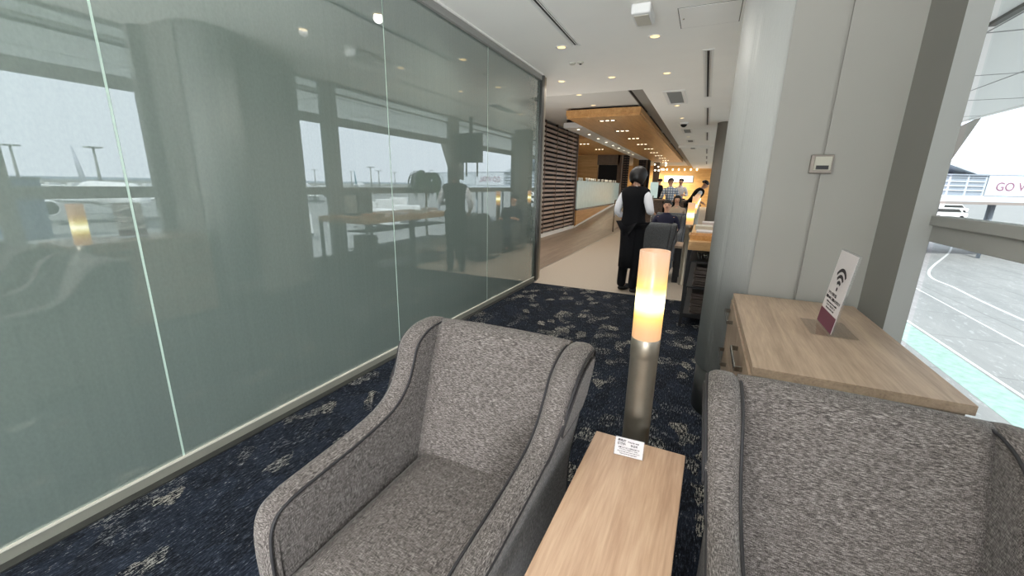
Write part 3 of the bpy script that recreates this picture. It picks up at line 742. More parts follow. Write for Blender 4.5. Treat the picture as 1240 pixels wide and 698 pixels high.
# ================================================================== PEOPLE
def ell(bm, c, r, n=20, k=14, mtx=None, zmin=-1, ymax=None):
    rings = []
    for j in range(k+1):
        th = PI*j/k; z = math.cos(th)
        if z < zmin: break
        rr = math.sin(th)
        rings.append([bm.verts.new((c[0]+r[0]*rr*math.cos(2*PI*i/n), c[1]+r[1]*rr*math.sin(2*PI*i/n), c[2]+r[2]*z)) for i in range(n)])
    for A_, B_ in zip(rings, rings[1:]):
        for i in range(n):
            f = bm.faces.new((A_[i], A_[(i+1) % n], B_[(i+1) % n], B_[i])); f.smooth = True
    bmesh.ops.remove_doubles(bm, verts=bm.verts[:], dist=1e-5)
    if mtx is not None: bmesh.ops.transform(bm, matrix=mtx, verts=bm.verts[:])
    return bm
def hand(nodes, edges, w, d, nrm, side, pre, curl=.5):
    """five separate fingers growing out of the wrist key w; d = direction, nrm = palm normal"""
    W = Vector(nodes[w][0]); d = Vector(d).normalized(); nrm = Vector(nrm); nrm = (nrm-d*nrm.dot(d)).normalized(); s = d.cross(nrm)*side
    nodes[pre+'palm'] = (tuple(W+d*.045), (.026, .015)); nodes[pre+'palm2'] = (tuple(W+d*.075), (.030, .013))
    edges += [(w, pre+'palm'), (pre+'palm', pre+'palm2')]
    roots = []
    for i, (off, L_) in enumerate(((-.027, .068), (-.009, .078), (.009, .072), (.026, .056))):
        p = W+d*.070+s*off; ks = []
        dirn = d
        for j, seg in enumerate((0, .40, .33, .27)):
            p = p+dirn*(L_*seg); k = '%sf%d%d' % (pre, i, j); nodes[k] = (tuple(p), .0085-.0008*j); ks.append(k)
            dirn = (dirn+nrm*curl*.55).normalized()
        edges += list(zip(ks, ks[1:])); roots.append(ks[0])
    p = W+d*.03-s*.022; ks = []; dirn = (d*.75-s*.7+nrm*.25).normalized()
    for j, L_ in enumerate((0, .032, .026, .020)):
        p = p+dirn*L_; k = '%st%d' % (pre, j); nodes[k] = (tuple(p), .0105-.001*j); ks.append(k); dirn = (dirn+d*.35+nrm*.2).normalized()
    edges += list(zip(ks, ks[1:])); roots.append(ks[0])
    return roots
def person(label, loc, rz, pose, top, bottom, hair='short', vest=None, skirt=False, sleeves=True, sc=1.0, lean=0.0, turn=0.0, nod=0.0, group=None, shoes=True, arms=None):
    t = thing('person', label, 'person', loc, rz, group); t.scale = (sc,)*3
    V = Vector
    if pose == 'stand':
        hipz = .88; J = {'pel': V((0, 0, .92))}
        for s, n in ((-1, 'l'), (1, 'r')):
            J['hip'+n] = V((s*.085, 0, .86)); J['kne'+n] = V((s*.095, .015, .47)); J['ank'+n] = V((s*.09, -.02, .085)); J['toe'+n] = V((s*.10, .13, .03))
        sh = 0
    else:
        J = {'pel': V((0, -.02, .50))}
        for s, n in ((-1, 'l'), (1, 'r')):
            J['hip'+n] = V((s*.09, .02, .49)); J['kne'+n] = V((s*.11, .44, .50)); J['ank'+n] = V((s*.11, .42, .09)); J['toe'+n] = V((s*.12, .57, .03))
        sh = -.42
    Rl = Matrix.Rotation(lean, 3, 'X')
    def up(p): # upper body point, tilted by lean about the pelvis
        q = V(p)+V((0, 0, sh)); o_ = J['pel']; return o_+Rl @ (q-o_) if True else q
    J['wai'] = up((0, 0, 1.03)); J['che'] = up((0, .005, 1.21)); J['ntop'] = up((0, -.005, 1.34)); J['nek'] = up((0, .0, 1.40))
    for s, n in ((-1, 'l'), (1, 'r')): J['sho'+n] = up((s*.165, -.005, 1.30))
    A = arms or {'l': ((-.235, -.03, 1.05), (-.20, .17, 1.06)), 'r': ((.235, -.03, 1.05), (.16, .18, 1.08))}
    for n in 'lr': J['elb'+n] = up(A[n][0]); J['wri'+n] = up(A[n][1])
    Hd = Matrix.Translation(J['nek']) @ (Rl.to_4x4()) @ Matrix.Rotation(turn, 4, 'Z') @ Matrix.Rotation(nod, 4, 'X')
    def h(p): return tuple(Hd @ V(p))
    nodes = {'pel': (tuple(J['pel']), (.125, .095)), 'wai': (tuple(J['wai']), (.105, .078)), 'che': (tuple(J['che']), (.128, .088)), 'ntop': (tuple(J['ntop']), (.060, .048)), 'nek': (tuple(J['nek']), .046),
             'jaw': (h((0, .018, .045)), (.056, .064)), 'hea': (h((0, .005, .105)), (.072, .086)), 'cro': (h((0, -.01, .165)), (.066, .078)), 'crt': (h((0, -.015, .20)), (.036, .04)),
             'nos': (h((0, .098, .085)), (.011, .012))}
    edges = [('pel', 'wai'), ('wai', 'che'), ('che', 'ntop'), ('ntop', 'nek'), ('nek', 'jaw'), ('jaw', 'hea'), ('hea', 'cro'), ('cro', 'crt'), ('hea', 'nos')]
    for s, n in ((-1, 'l'), (1, 'r')):
        nodes['ear'+n] = (h((s*.078, .0, .095)), (.010, .016)); edges.append(('hea', 'ear'+n))
        nodes['sho'+n] = (tuple(J['sho'+n]), .052); nodes['elb'+n] = (tuple(J['elb'+n]), .038); nodes['wri'+n] = (tuple(J['wri'+n]), .026)
        nodes['hip'+n] = (tuple(J['hip'+n]), .078); nodes['kne'+n] = (tuple(J['kne'+n]), .054); nodes['ank'+n] = (tuple(J['ank'+n]), .036); nodes['toe'+n] = (tuple(J['toe'+n]), .028)
        edges += [('che', 'sho'+n), ('sho'+n, 'elb'+n), ('elb'+n, 'wri'+n), ('pel', 'hip'+n), ('hip'+n, 'kne'+n), ('kne'+n, 'ank'+n), ('ank'+n, 'toe'+n)]
    roots = ['pel']
    for s, n in ((-1, 'l'), (1, 'r')):
        d = J['wri'+n]-J['elb'+n]; roots += hand(nodes, edges, 'wri'+n, d, (-s*.3, .1, -.9) if abs(d.normalized().z) < .6 else (-s, .1, 0), s, n)
    skin('body', nodes, edges, roots, M['skin'], t, 2)
    # clothes: slightly larger shells over the same joints
    C = {}; E = []
    for k, r in (('pel', (.150, .112)), ('wai', (.132, .098)), ('che', (.155, .106)), ('ntop', (.096, .076))): C[k] = (nodes[k][0], r)
    E = [('pel', 'wai'), ('wai', 'che'), ('che', 'ntop')]
    for n in 'lr':
        C['sho'+n] = (nodes['sho'+n][0], .064); C['elb'+n] = (nodes['elb'+n][0], .050); E += [('che', 'sho'+n), ('sho'+n, 'elb'+n)]
        e = V(nodes['elb'+n][0]); w = V(nodes['wri'+n][0]); C['cuf'+n] = (tuple(e.lerp(w, .62 if sleeves else .3)), .040); E += [('elb'+n, 'cuf'+n)]
    C['col'] = (tuple(V(nodes['ntop'][0]).lerp(V(nodes['nek'][0]), .70)), (.066, .064)); E.append(('ntop', 'col'))
    sm = skin('shirt', C, E, ['pel'], top, t, 2)
    C = {'pel': (nodes['pel'][0], (.14, .108))}; E = []
    for n in 'lr':
        a = V(nodes['kne'+n][0]); b = V(nodes['ank'+n][0])
        C['hip'+n] = (nodes['hip'+n][0], .092); C['kne'+n] = (nodes['kne'+n][0], .070); C['ank'+n] = (tuple(a.lerp(b, 1.10)), .060)
        E += [('pel', 'hip'+n), ('hip'+n, 'kne'+n), ('kne'+n, 'ank'+n)]
    skin('trousers', C, E, ['pel'], bottom, t, 2)
    if vest:
        bm = newbm(); rings = []
        for z, rx, ry in ((.85, .168, .130), (.92, .160, .124), (1.0, .146, .112), (1.08, .146, .112), (1.17, .162, .120), (1.25, .184, .122), (1.30, .196, .112), (1.335, .186, .096), (1.36, .140, .082), (1.378, .090, .070)):
            ring = []
            for i in range(32):
                a = 2*PI*i/32; c_, s_ = math.cos(a), math.sin(a)
                ring.append(bm.verts.new(up((rx*math.copysign(abs(c_)**.85, c_), ry*math.copysign(abs(s_)**.85, s_), z))))
            rings.append(ring)
        for A_, B_ in zip(rings, rings[1:]):
            for i in range(32): f = bm.faces.new((A_[i], A_[(i+1) % 32], B_[(i+1) % 32], B_[i])); f.smooth = True
        bm.faces.new(rings[0])
        obj('waistcoat', bm, vest, t, True)
    if skirt: # long apron open at the back, hanging to below the knee
        bm = newbm(); rings = []
        for z, r, ry in ((.98, .124, .098), (.90, .150, .118), (.70, .150, .124), (.50, .152, .126), (.34, .154, .128)):
            ring = []
            for i in range(25):
                a = -PI*.05+(PI*1.40)*i/24; f_ = 1+.03*math.sin(i*2.1)*(1-z)
                ring.append(bm.verts.new((-r*f_*math.sin(a-PI*.10)*1.0, ry*f_*-math.cos(a-PI*.10)*-1, z)))
            rings.append(ring)
        for A_, B_ in zip(rings, rings[1:]):
            for i in range(24): f = bm.faces.new((A_[i], A_[i+1], B_[i+1], B_[i])); f.smooth = True
        o = obj('apron', bm, bottom, t, True); md = o.modifiers.new('s', 'SOLIDIFY'); md.thickness = .004
    if shoes:
        for s, n in ((-1, 'l'), (1, 'r')):
            a = J['ank'+n]; b = J['toe'+n]
            bm = newbm(); ell(bm, (a.x*.5+b.x*.5, (a.y+b.y)/2+.01, .042), (.044, .135, .042), 18, 12); obj('shoe', bm, M['black'], t, True)
    # hair
    bm = newbm()
    if hair == 'bob':
        ell(bm, (0, -.022, .100), (.104, .118, .126), 24, 18, None, -.80)
        for v in bm.verts:
            if v.co.y > .045 and v.co.z < .135: v.co.y = .045
    elif hair == 'long': ell(bm, (0, -.02, .11), (.090, .100, .112), 24, 16, None, -.75)
    else: ell(bm, (0, -.018, .135), (.084, .098, .082), 24, 16, None, -.25)
    if hair in ('long', 'short'):
        for v in bm.verts:
            if v.co.y > .05 and v.co.z < .15: v.co.y = .05+(v.co.y-.05)*.3; 
    bmesh.ops.transform(bm, matrix=Hd, verts=bm.verts[:]); obj('hair', bm, M['hair'], t, True)
    # face
    for s in (-1, 1):
        bm = newbm(); ell(bm, (s*.030, .082, .108), (.011, .006, .006), 10, 8, Hd); obj('eye', bm, M['hair'], t, True)
    bm = newbm(); ell(bm, (0, .080, .052), (.022, .006, .005), 12, 8, Hd); obj('mouth', bm, M['maroon'], t, True)
    return t
M['navy'] = mat('navy_cloth', (34, 34, 56), .9)
M['beigecloth'] = mat('beige_cloth', (176, 158, 138), .9)
def checks():
    m, t, p = newmat('blue_check_shirt'); v = mapped(t, (1, 1, 1))
    s = t.add('ShaderNodeSeparateXYZ'); t.link(v, s.inputs[0])
    a = math_(t, 'SINE', math_(t, 'MULTIPLY', s.outputs[0], 90)); b = math_(t, 'SINE', math_(t, 'MULTIPLY', s.outputs[2], 90))
    f = math_(t, 'GREATER_THAN', math_(t, 'ADD', a, b), .2)
    t.link(mixc(t, f, (120, 138, 160), (226, 230, 234)), p.inputs['Base Color']); p.inputs['Roughness'].default_value = .9; return m
M['check'] = checks()
person('attendant in black waistcoat and white shirt standing with her back turned', (-.80, 5.44, 0), math.radians(-28), 'stand', M['shirt'], M['blackcloth'], 'bob', M['blackcloth'], True, sc=1.0, turn=math.radians(-12), nod=math.radians(-22),
       arms={'l': ((-.245, -.04, 1.06), (-.215, .12, .93)), 'r': ((.24, .0, 1.07), (.13, .19, 1.06))})
person('person in navy seated low in the second dark armchair', (-.60, 7.95, 0), PI, 'sit', M['navy'], M['navy'], 'short', lean=math.radians(10), sc=.97)
person('person with dark hair seated in the fourth armchair down the aisle', (-.58, 10.5, 0), PI, 'sit', M['beigecloth'], M['blackcloth'], 'long', sc=1.0, lean=math.radians(4))
person('person in blue checked shirt standing with back turned among the far seats', (-.98, 13.5, 0), math.radians(20), 'stand', M['check'], M['blackcloth'], 'short', sc=1.02, nod=math.radians(-20))
person('person in white shirt standing beyond the one in checked shirt', (-.85, 16.4, 0), math.radians(160), 'stand', M['shirt'], M['blackcloth'], 'short', sc=1.05)
person('person in dark waistcoat and white sleeves by the chandelier end of the lounge', (-1.75, 18, 0), math.radians(60), 'stand', M['shirt'], M['blackcloth'], 'short', M['blackcloth'], sc=1.06)
person('person leaning forward over the lamp row near the second column', (-.34, 12.4, 0), math.radians(-75), 'stand', M['shirt'], M['blackcloth'], 'short', M['blackcloth'], sc=1.03, lean=math.radians(-32))
person('person with dark hair behind the near end of the frosted bar counter', (-4.62, 15.6, 0), math.radians(-90), 'stand', M['blackcloth'], M['blackcloth'], 'short', sc=1.06)
person('person with dark hair behind the middle of the frosted bar counter', (-4.62, 17.6, 0), math.radians(-90), 'stand', M['beigecloth'], M['blackcloth'], 'short', sc=1.02)

# ================================================================== BAR AND FAR END
t = thing('bar_counter', 'long bar counter with frosted glass front and honey wood base', 'bar counter', (-3.8, 13.2, 0))
obj('glass_front', B(-.03, 0, 0, 7.2, .62, 1.50, .004), M['frost'], t)
obj('wood_base', B(-.05, .004, 0, 7.2, .04, .57), M['orange_wood'], t)
obj('ledge', B(-.05, .03, 0, 7.2, .57, .62), M['steel'], t)
obj('counter_top', B(-.6, .02, -.02, 7.22, 1.50, 1.53, .003), M['frost'], t)
obj('end_panel', B(-.6, -.05, 0, .04, .0, 1.5), M['dark_wood'], t)
obj('kick', B(-.05, .012, 0, 7.2, 0, .04), M['white'], t)
gl = None; rr = random.Random(3)
for i in range(26):
    y = 13.5+i*.26; x = -3.92-.18*rr.random()
    if gl is None:
        bm = newbm(); lathe(bm, [(0, 0), (.03, 0), (.034, .11), (.031, .11), (.027, .005), (0, .005)], 14)
        gl = tag(obj('drinking_glass', bm, M['white'], None, True, (x, y, 1.53)), 'small pale cup standing on the frosted bar counter', 'cup', 'cups on the bar counter')
    else: c = gl.copy(); COL.objects.link(c); c.location = (x, y, 1.53)
# ramp
r_ = newbm(); prism(r_, [(-3.78, 13.0, 0.003), (-3.78, 20.2, 0.003), (-3.78, 20.2, .60)], (1.25, 0, 0)); struct('floor', r_, M['plank'], 'plank ramp rising along the bar')
r_ = newbm(); prism(r_, [(-3.79, 13.0, 0.02), (-3.79, 20.2, .60), (-3.79, 20.2, .68), (-3.79, 13.0, .07)], (.02, 0, 0)); struct('baseboard_ramp', r_, M['white'], 'pale skirting rising along the ramp')
t = thing('handrail', 'steel handrail posts at the edge of the ramp', 'handrail', (-2.47, 12.8, 0))
for i in range(4): obj('post', cyl(newbm(), (0, i*2.2, 0), (0, i*2.2, .95+i*.05), .022), M['steel'], t)
obj('rail', tube(newbm(), [(0, 0, .95), (0, 6.6, 1.10)], .02, 10), M['steel'], t)
# walls of the bar
struct('wall_bar', B(-7.1, -5.05, 20.9, 21.1, 0, 2.97), M['bright_wood'], 'golden wood wall behind the bar')
struct('wall_bar', B(-5.05, -3.95, 20.85, 21.1, 2.40, 2.97), M['stone'], 'brown stone wall above the dark opening')
struct('wall_bar', B(-4.05, -3.85, 20.85, 21.1, 0, 2.97), M['stone'], 'brown stone wall pier beside the dark opening')
struct('wall_bar', B(-5.05, -4.05, 21.2, 21.3, 0, 2.40), M['black'], 'dark opening behind the bar')
def lattice(x0, x1, y, lab):
    t = thing('lattice_screen', lab, 'screen', (x0, y, 0), 0, 'dark lattice screens past the bar')
    W = x1-x0; bm = newbm(); z = .05
    while z < 2.85: box(bm, 0, W, -.02, .02, z, z+.05); z += .11
    obj('slats', bm, M['dark_wood'], t)
    bm = newbm()
    for i in range(int(W/.16)+1): box(bm, i*.16, i*.16+.03, -.03, .03, 0, 2.95)
    obj('uprights', bm, M['black'], t); obj('backing', B(0, W, .04, .06, 0, 2.95), M['black'], t)
lattice(-3.74, -3.46, 20.55, 'dark lattice screen at the end of the bar counter')
lattice(-3.44, -3.08, 23.5+.0, 'second dark lattice screen just past the bar counter')
struct('wall_bar', B(-3.9, -3.35, 24.5, 24.7, 0, 2.97), M['bright_wood'], 'golden wood panel past the lattice screens')
struct('wall_bar', B(-3.75, -3.3, 27.0, 27.2, 0, 2.97), M['stone'], 'brown wall pier past the golden panel')
struct('wall_bar', B(-3.35, -3.22, 26.5, 26.8, 0, 2.97), M['black'], 'black post past the golden panel')
struct('wall_bar', B(-3.1, -2.75, 27.4, 27.6, 0, 2.97), M['stone'], 'brown post near the chandelier')
# far window band, sconces
t = thing('light_band', 'long white backlit window band on the far golden wall', 'window', (-1.97, 34.19, 1.78))
obj('frame', B(-1.05, 1.05, -.03, 0, -.03, .48), M['alu'], t)
obj('panel', B(-1.02, .98, -.045, -.03, 0, .45), mat('backlit_panel', (235, 238, 246), .5, emit=(232, 236, 250), es=.75), t)
for i in range(7):
    t = thing('wall_sconce', 'small warm wall light high on the far golden wall', 'wall light', (-3.3+i*.42, 34.19, 2.62), 0, 'wall lights on the far wall')
    obj('bracket', B(-.03, .03, -.03, 0, 0, .12), M['bronze'], t); obj('lens', cyl(newbm(), (0, -.07, .0), (0, -.07, .13), .04, .05, 14), M['warmlens'], t)
# chandelier
t = thing('chandelier', 'branching chandelier with many small globes hanging beyond the bar', 'chandelier', (-2.6, 26.5, 0))
obj('rod', cyl(newbm(), (0, 0, 2.2), (0, 0, 2.97), .012), M['bronze'], t)
rr = random.Random(5)
for i in range(16):
    a = 2*PI*i/16*2.3; L_ = rr.uniform(.15, .38); z = 2.2+rr.uniform(0, .65)
    p = (L_*math.cos(a), L_*math.sin(a), z+.05)
    b = obj('arm', tube(newbm(), [(0, 0, z), p], .006, 6), M['bronze'], t)
    bm = newbm(); ell(bm, p, (.045,)*3, 12, 8); obj('globe', bm, M['warmlens'], b, True)
t = thing('menu_stand', 'pale menu stand beyond the attendant, by the armchairs', 'menu stand', (-.98, 9.1, 0))
obj('pole', cyl(newbm(), (0, 0, 0), (0, 0, 1.2), .015), M['steel'], t); obj('board', B(-.08, .08, -.01, .01, 1.15, 1.47, .003), M['frost'], t); obj('foot', cyl(newbm(), (0, 0, 0), (0, 0, .015), .14), M['steel'], t)
t = thing('far_counter', 'low brown counter across the far lounge', 'counter', (-1.3, 15.2, 0))
obj('top', B(-.9, .9, -.3, .3, .92, .97, .005), M['stone'], t); obj('front', B(-.85, .85, -.25, .25, 0, .92), M['dark_wood'], t)
# ================================================================== OUTSIDE: apron, aircraft, terminal pier
def apron_mat():
    m, t, p = newmat('apron_concrete')
    n = t.add('ShaderNodeTexNoise', Scale=1.0, Detail=6.0, Roughness=.7); t.link(mapped(t, (.6, .10, 1)), n.inputs['Vector'])
    n2 = t.add('ShaderNodeTexNoise', Scale=1.0, Detail=5.0, Roughness=.75); t.link(mapped(t, (3.5, .9, 1)), n2.inputs['Vector'])
    c = ramp(t, n.outputs['Fac'], [(.3, (118, 119, 117)), (.7, (136, 136, 133))])
    f = math_(t, 'MULTIPLY', math_(t, 'GREATER_THAN', n2.outputs['Fac'], .60), .45)
    c = mixc(t, f, c, (170, 171, 168))
    br = t.add('ShaderNodeTexBrick', Scale=1.0); br.offset = 0
    br.inputs['Color1'].default_value = br.inputs['Color2'].default_value = (1, 1, 1, 1); br.inputs['Mortar'].default_value = (.78, .78, .78, 1)
    br.inputs['Mortar Size'].default_value = .012; br.inputs['Brick Width'].default_value = 1.0; br.inputs['Row Height'].default_value = 1.0
    t.link(mapped(t, (.13, .13, 1)), br.inputs['Vector'])
    c = mixc(t, 1.0, c, br.outputs['Color'], 'MULTIPLY')
    t.link(c, p.inputs['Base Color']); p.inputs['Roughness'].default_value = .9; return m
M['apron'] = apron_mat()
M['greenpaint'] = mat('worn_green_paint', (132, 158, 146), .8, vary=.22, vscale=2.4)
M['linepaint'] = mat('white_line_paint', (190, 191, 190), .8)
M['farland'] = mat('far_land', (118, 118, 112), .9, vary=.1, vscale=.01)
M['sea'] = mat('sea', (112, 124, 134), .6)
Z = APRON
struct('ground', B(2.0, 620, -300, 900, Z-.2, Z), M['apron'], 'pale concrete airport apron')
struct('ground', B(2.0, 1500, -900, 2600, Z-.45, Z-.21), M['farland'], 'flat land beyond the apron')
struct('ground', B(2.0, 6000, -5000, 7000, Z-.8, Z-.46), M['sea'], 'flat sea at the horizon')
struct('ground_marking', B(13.8, 15.8, -80, 300, Z, Z+.01), M['greenpaint'], 'green painted strip along the building')
struct('ground_marking', B(15.95, 16.15, -80, 300, Z, Z+.012), M['linepaint'], 'white line beside the green strip')
def gline(pts, w, lab):
    bm = newbm(); P = [Vector((x, y, Z+.012)) for x, y in pts]; pv = None
    for i, p in enumerate(P):
        d = (P[min(i+1, len(P)-1)]-P[max(i-1, 0)]).normalized(); s = Vector((-d.y, d.x, 0))*w/2
        cur = (bm.verts.new(p+s), bm.verts.new(p-s))
        if pv: bm.faces.new((pv[0], pv[1], cur[1], cur[0]))
        pv = cur
    struct('ground_marking', bm, M['linepaint'], lab)
gline(smoothpts([Vector((x, y, 0)) for x, y in [(52, 125), (40.4, 97), (27.6, 69.7), (26, 59), (25.1, 46.7), (24.5, 20), (24.3, -20)]], 8, False) and [(q.x, q.y) for q in smoothpts([Vector((x, y, 0)) for x, y in [(52, 125), (40.4, 97), (27.6, 69.7), (26, 59), (25.1, 46.7), (24.5, 20), (24.3, -20)]], 8, False)], .28, 'curved white line on the apron')
gline([(22.8, 75), (21.0, 38), (20, 0)], .16, 'thin white line on the apron')
gline([(36, 60), (33, 20), (32, -20)], .22, 'white line further out on the apron')
gline([(60, 110), (58, 60), (56, 0)], .4, 'white taxi line far out')
gline([(5.0, -60), (5.0, 200)], .15, 'white line close to the building')
# canopy over the windows
t = thing('window_canopy', 'white panelled canopy projecting outside above the windows', 'canopy', (0, 0, 0))
obj('soffit', B(.97, 4.87, -30, 40, 2.90, 2.98), M['concrete'], t)
obj('fascia', B(4.87, 4.95, -30, 40, 2.88, 3.3), M['concrete'], t)
bm = newbm()
for y in range(-28, 40, 2): box(bm, .97, 4.87, y-.006, y+.006, 2.894, 2.90)
for x in (2.3, 3.5): box(bm, x-.006, x+.006, -30, 40, 2.893, 2.90)
obj('joints', bm, M['framegrey'], t)
obj('track', B(2.18, 2.24, -30, 5.7, 2.87, 2.90), M['framedark'], t)
# grey bracket under the canopy
t = thing('canopy_fin', 'grey triangular metal fin hanging under the canopy edge', 'fin', (0, 15.0, 0))
obj('plate', prism(newbm(), [(5.55, 0, 2.9), (4.97, 0, 2.86), (5.0, 0, 1.5), (5.68, 0, 1.95), (6.12, 0, 3.26)], (0, .15, 0)), M['framedark'], t)
obj('edge_beam', prism(newbm(), [(4.97, 0, 2.9), (6.12, 0, 3.26), (6.12, 0, 3.36), (4.97, 0, 3.0)], (0, .3, 0)), M['concrete'], t)

# ---- terminal pier with the sign
import mathutils
dx = Vector((.929, .370, 0)).normalized(); ang = math.atan2(dx.y, dx.x)
t = thing('terminal_pier', 'grey airport pier building with louvred bands, long sign and sloping roof', 'building', (38.0, 86.5, 0), ang)
M['bldg'] = mat('pale_blue_cladding', (206, 214, 222), .6); M['bldgdark'] = mat('blue_grey_louvre', (150, 158, 168), .6); M['bldgbrown'] = mat('pier_base', (150, 140, 134), .8)
obj('wall', B(-60, 32, .3, 12, .1, 4.0), M['bldgdark'], t)
obj('lower_band', B(-60, 32, 0, .4, .15, 1.05), M['bldg'], t)
obj('soffit', B(-60, 32, 0, 14, -.25, .15), M['bldgbrown'], t)
for k in range(11):
    for y in (2, 11): obj('column', cyl(newbm(), (-57+k*8.7, y, Z), (-57+k*8.7, y, -.25), .25, n=16), M['bldgdark'], t)
obj('ground_floor', B(-60, -28, 4, 12, Z, -.25), M['bldgbrown'], t)
bm = newbm()
for z in (1.7, 2.35, 3.0, 3.65): box(bm, -60, 0, .18, .36, z, z+.16)
for k in range(24): box(bm, -60+k*2.6, -59.8+k*2.6, .15, .4, 1.05, 4.0)
obj('louvre_rail', bm, M['bldg'], t)
obj('parapet', B(-60, 32, -.02, .4, 3.95, 4.15), M['bldgdark'], t)
bm = newbm(); prism(bm, [(0, 0, 4.15), (-10, 0, 7.2), (-22, 0, 9.4), (-60, 0, 12), (-60, 0, 11.5), (-22, 0, 8.9), (-10, 0, 6.75), (-1.8, 0, 4.15)], (0, 12, 0)); obj('roof', bm, M['bldg'], t)
bm = newbm(); 
for k in range(12): x = -2-k*4.5; zt = 4.0+max(.5, min(7, -x*.28)); prism(bm, [(x, .5, 4.0), (x+.25, .5, 4.0), (x+.25-1.2, .5, zt), (x-1.2, .5, zt)], (0, .2, 0))
obj('roof_strut', bm, M['bldgdark'], t)
for x0, x1, body, sz in ((0, 10.4, 'GO VITAL.', 1.72), (10.6, 20.6, None, 1.0), (20.8, 30.8, None, 1)):
    s = obj('sign_panel', B(x0, x1, -.08, .05, 1.08, 3.95), mat('sign_board', (226, 232, 240), .6) if x0 == 0 else M['bldg'], t)
    if body:
        mt = Matrix.Translation((5.2, -.09, 2.35)) @ Matrix.Rotation(PI/2, 4, 'X')
        text('sign_text', body, sz, mat('mauve_sign_paint', (150, 104, 124), .6), s, mt, 'CENTER', .02, .012)
# ---- aircraft
def aircraft(label, loc, rz, tailm, Lf=58, r=2.85, group=None, tailpaint=None):
    t = thing('airliner', label, 'aircraft', loc, rz, group); gz = 6.1
    prof = [(-.505, .15, 1.6), (-.49, .42, 1.5), (-.42, 1.2, .95), (-.33, 2.1, .45), (-.22, r, 0), (.38, r, 0), (.44, r*.86, -.12), (.475, r*.60, -.35), (.495, r*.28, -.6), (.503, .05, -.75)]
    bm = newbm(); rings = []
    for u, rr_, dz in prof: rings.append([bm.verts.new((u*Lf, rr_*math.cos(2*PI*k/32), gz+dz+rr_*math.sin(2*PI*k/32))) for k in range(32)])
    for A_, B_ in zip(rings, rings[1:]):
        for k in range(32): f = bm.faces.new((A_[k], A_[(k+1) % 32], B_[(k+1) % 32], B_[k])); f.smooth = True
    bm.faces.new(rings[0]); bm.faces.new(rings[-1])
    fu = obj('fuselage', bm, M['white'], t)
    bm = newbm()
    for s in (-1, 1):
        for k in range(44): box(bm, -.30*Lf+k*.9, -.30*Lf+k*.9+.28, s*r*.985-.03, s*r*.985+.03, gz+.55, gz+.95)
    box(bm, .455*Lf, .478*Lf, -1.5, 1.5, gz+.65, gz+1.3)
    obj('windows', bm, M['darksteel'], fu)
    def blade(a, b, ca, cb, th, m, nm, par, vert=False):
        """tapered aerofoil from root a to tip b with chords ca, cb (leading edge forward +x)"""
        bm = newbm(); R_ = []
        for P_, c_, h_ in ((a, ca, th), (b, cb, th*cb/ca)):
            sec = [(0, 0), (-.12, .5), (-.35, .55), (-.7, .28), (-1, 0), (-.7, -.22), (-.35, -.42), (-.12, -.4)]
            R_.append([bm.verts.new((P_[0]+x*c_, P_[1]+(z*h_ if vert else 0), P_[2]+(0 if vert else z*h_))) for x, z in sec])
        for k in range(8): f = bm.faces.new((R_[0][k], R_[0][(k+1) % 8], R_[1][(k+1) % 8], R_[1][k])); f.smooth = True
        bm.faces.new(R_[0]); bm.faces.new(R_[1]); return obj(nm, bm, m, par)
    for s in (-1, 1):
        blade((6.5, s*2.2, gz-1.5), (-9.5, s*29, gz+.4), 10.5, 2.6, 1.1, M['white'], 'wing', t)
        blade((-23.5, s*.9, gz+1.1), (-28.5, s*9.6, gz+1.7), 5.0, 1.8, .45, M['white'], 'tailplane', t)
        ex, ey, ez = 4.2, s*9.6, gz-2.55
        bm = newbm(); R_ = []
        for x, rr_ in ((3.0, 1.25), (3.15, 1.45), (2.7, 1.62), (1.0, 1.68), (-1.2, 1.45), (-2.6, 1.05), (-2.6, .9)): R_.append([bm.verts.new((ex+x, ey+rr_*math.cos(2*PI*k/24), ez+rr_*math.sin(2*PI*k/24))) for k in range(24)])
        for A_, B_ in zip(R_, R_[1:]):
            for k in range(24): f = bm.faces.new((A_[k], A_[(k+1) % 24], B_[(k+1) % 24], B_[k])); f.smooth = True
        e = obj('engine', bm, M['white'], t)
        obj('fan', cyl(newbm(), (ex+2.5, ey, ez), (ex+2.3, ey, ez), 1.3, n=20), M['darksteel'], e)
        obj('pylon', B(ex-3.5, ex+1.5, ey-.2, ey+.2, ez+1.2, gz-1.1, .08), M['white'], t)
        g = obj('landing_gear', cyl(newbm(), (-2, s*4.6, 1.0), (-2, s*3.8, gz-1.6), .22), M['alu'], t)
        for x in (-2.8, -1.2):
            obj('wheel', cyl(newbm(), (x, s*4.6-.45, .6), (x, s*4.6+.45, .6), .6, n=20), M['black'], g)
    g = obj('landing_gear', cyl(newbm(), (23.5, 0, .6), (23.5, 0, gz-2.2), .18), M['alu'], t); obj('wheel', cyl(newbm(), (23.5, -.4, .5), (23.5, .4, .5), .5, n=20), M['black'], g)
    f_ = blade((-19.5, 0, gz+2.0), (-28.3, 0, gz+11.6), 8.8, 3.0, .9, tailm, 'tail_fin', t, True)
    return t
def tailmat(name, base, stops):
    m, t, p = newmat(name); tc = t.add('ShaderNodeTexCoord'); s = t.add('ShaderNodeSeparateXYZ'); t.link(tc.outputs['Object'], s.inputs[0])
    # diagonal bands across the fin
    v = math_(t, 'ADD', math_(t, 'MULTIPLY', s.outputs[0], .09), math_(t, 'MULTIPLY', s.outputs[2], .055)); v = math_(t, 'ADD', v, 2.0)
    n = t.add('ShaderNodeTexNoise', Scale=.5); t.link(tc.outputs['Object'], n.inputs['Vector'])
    t.link(ramp(t, math_(t, 'FRACT', v), stops, True), p.inputs['Base Color']); p.inputs['Roughness'].default_value = .4; return m
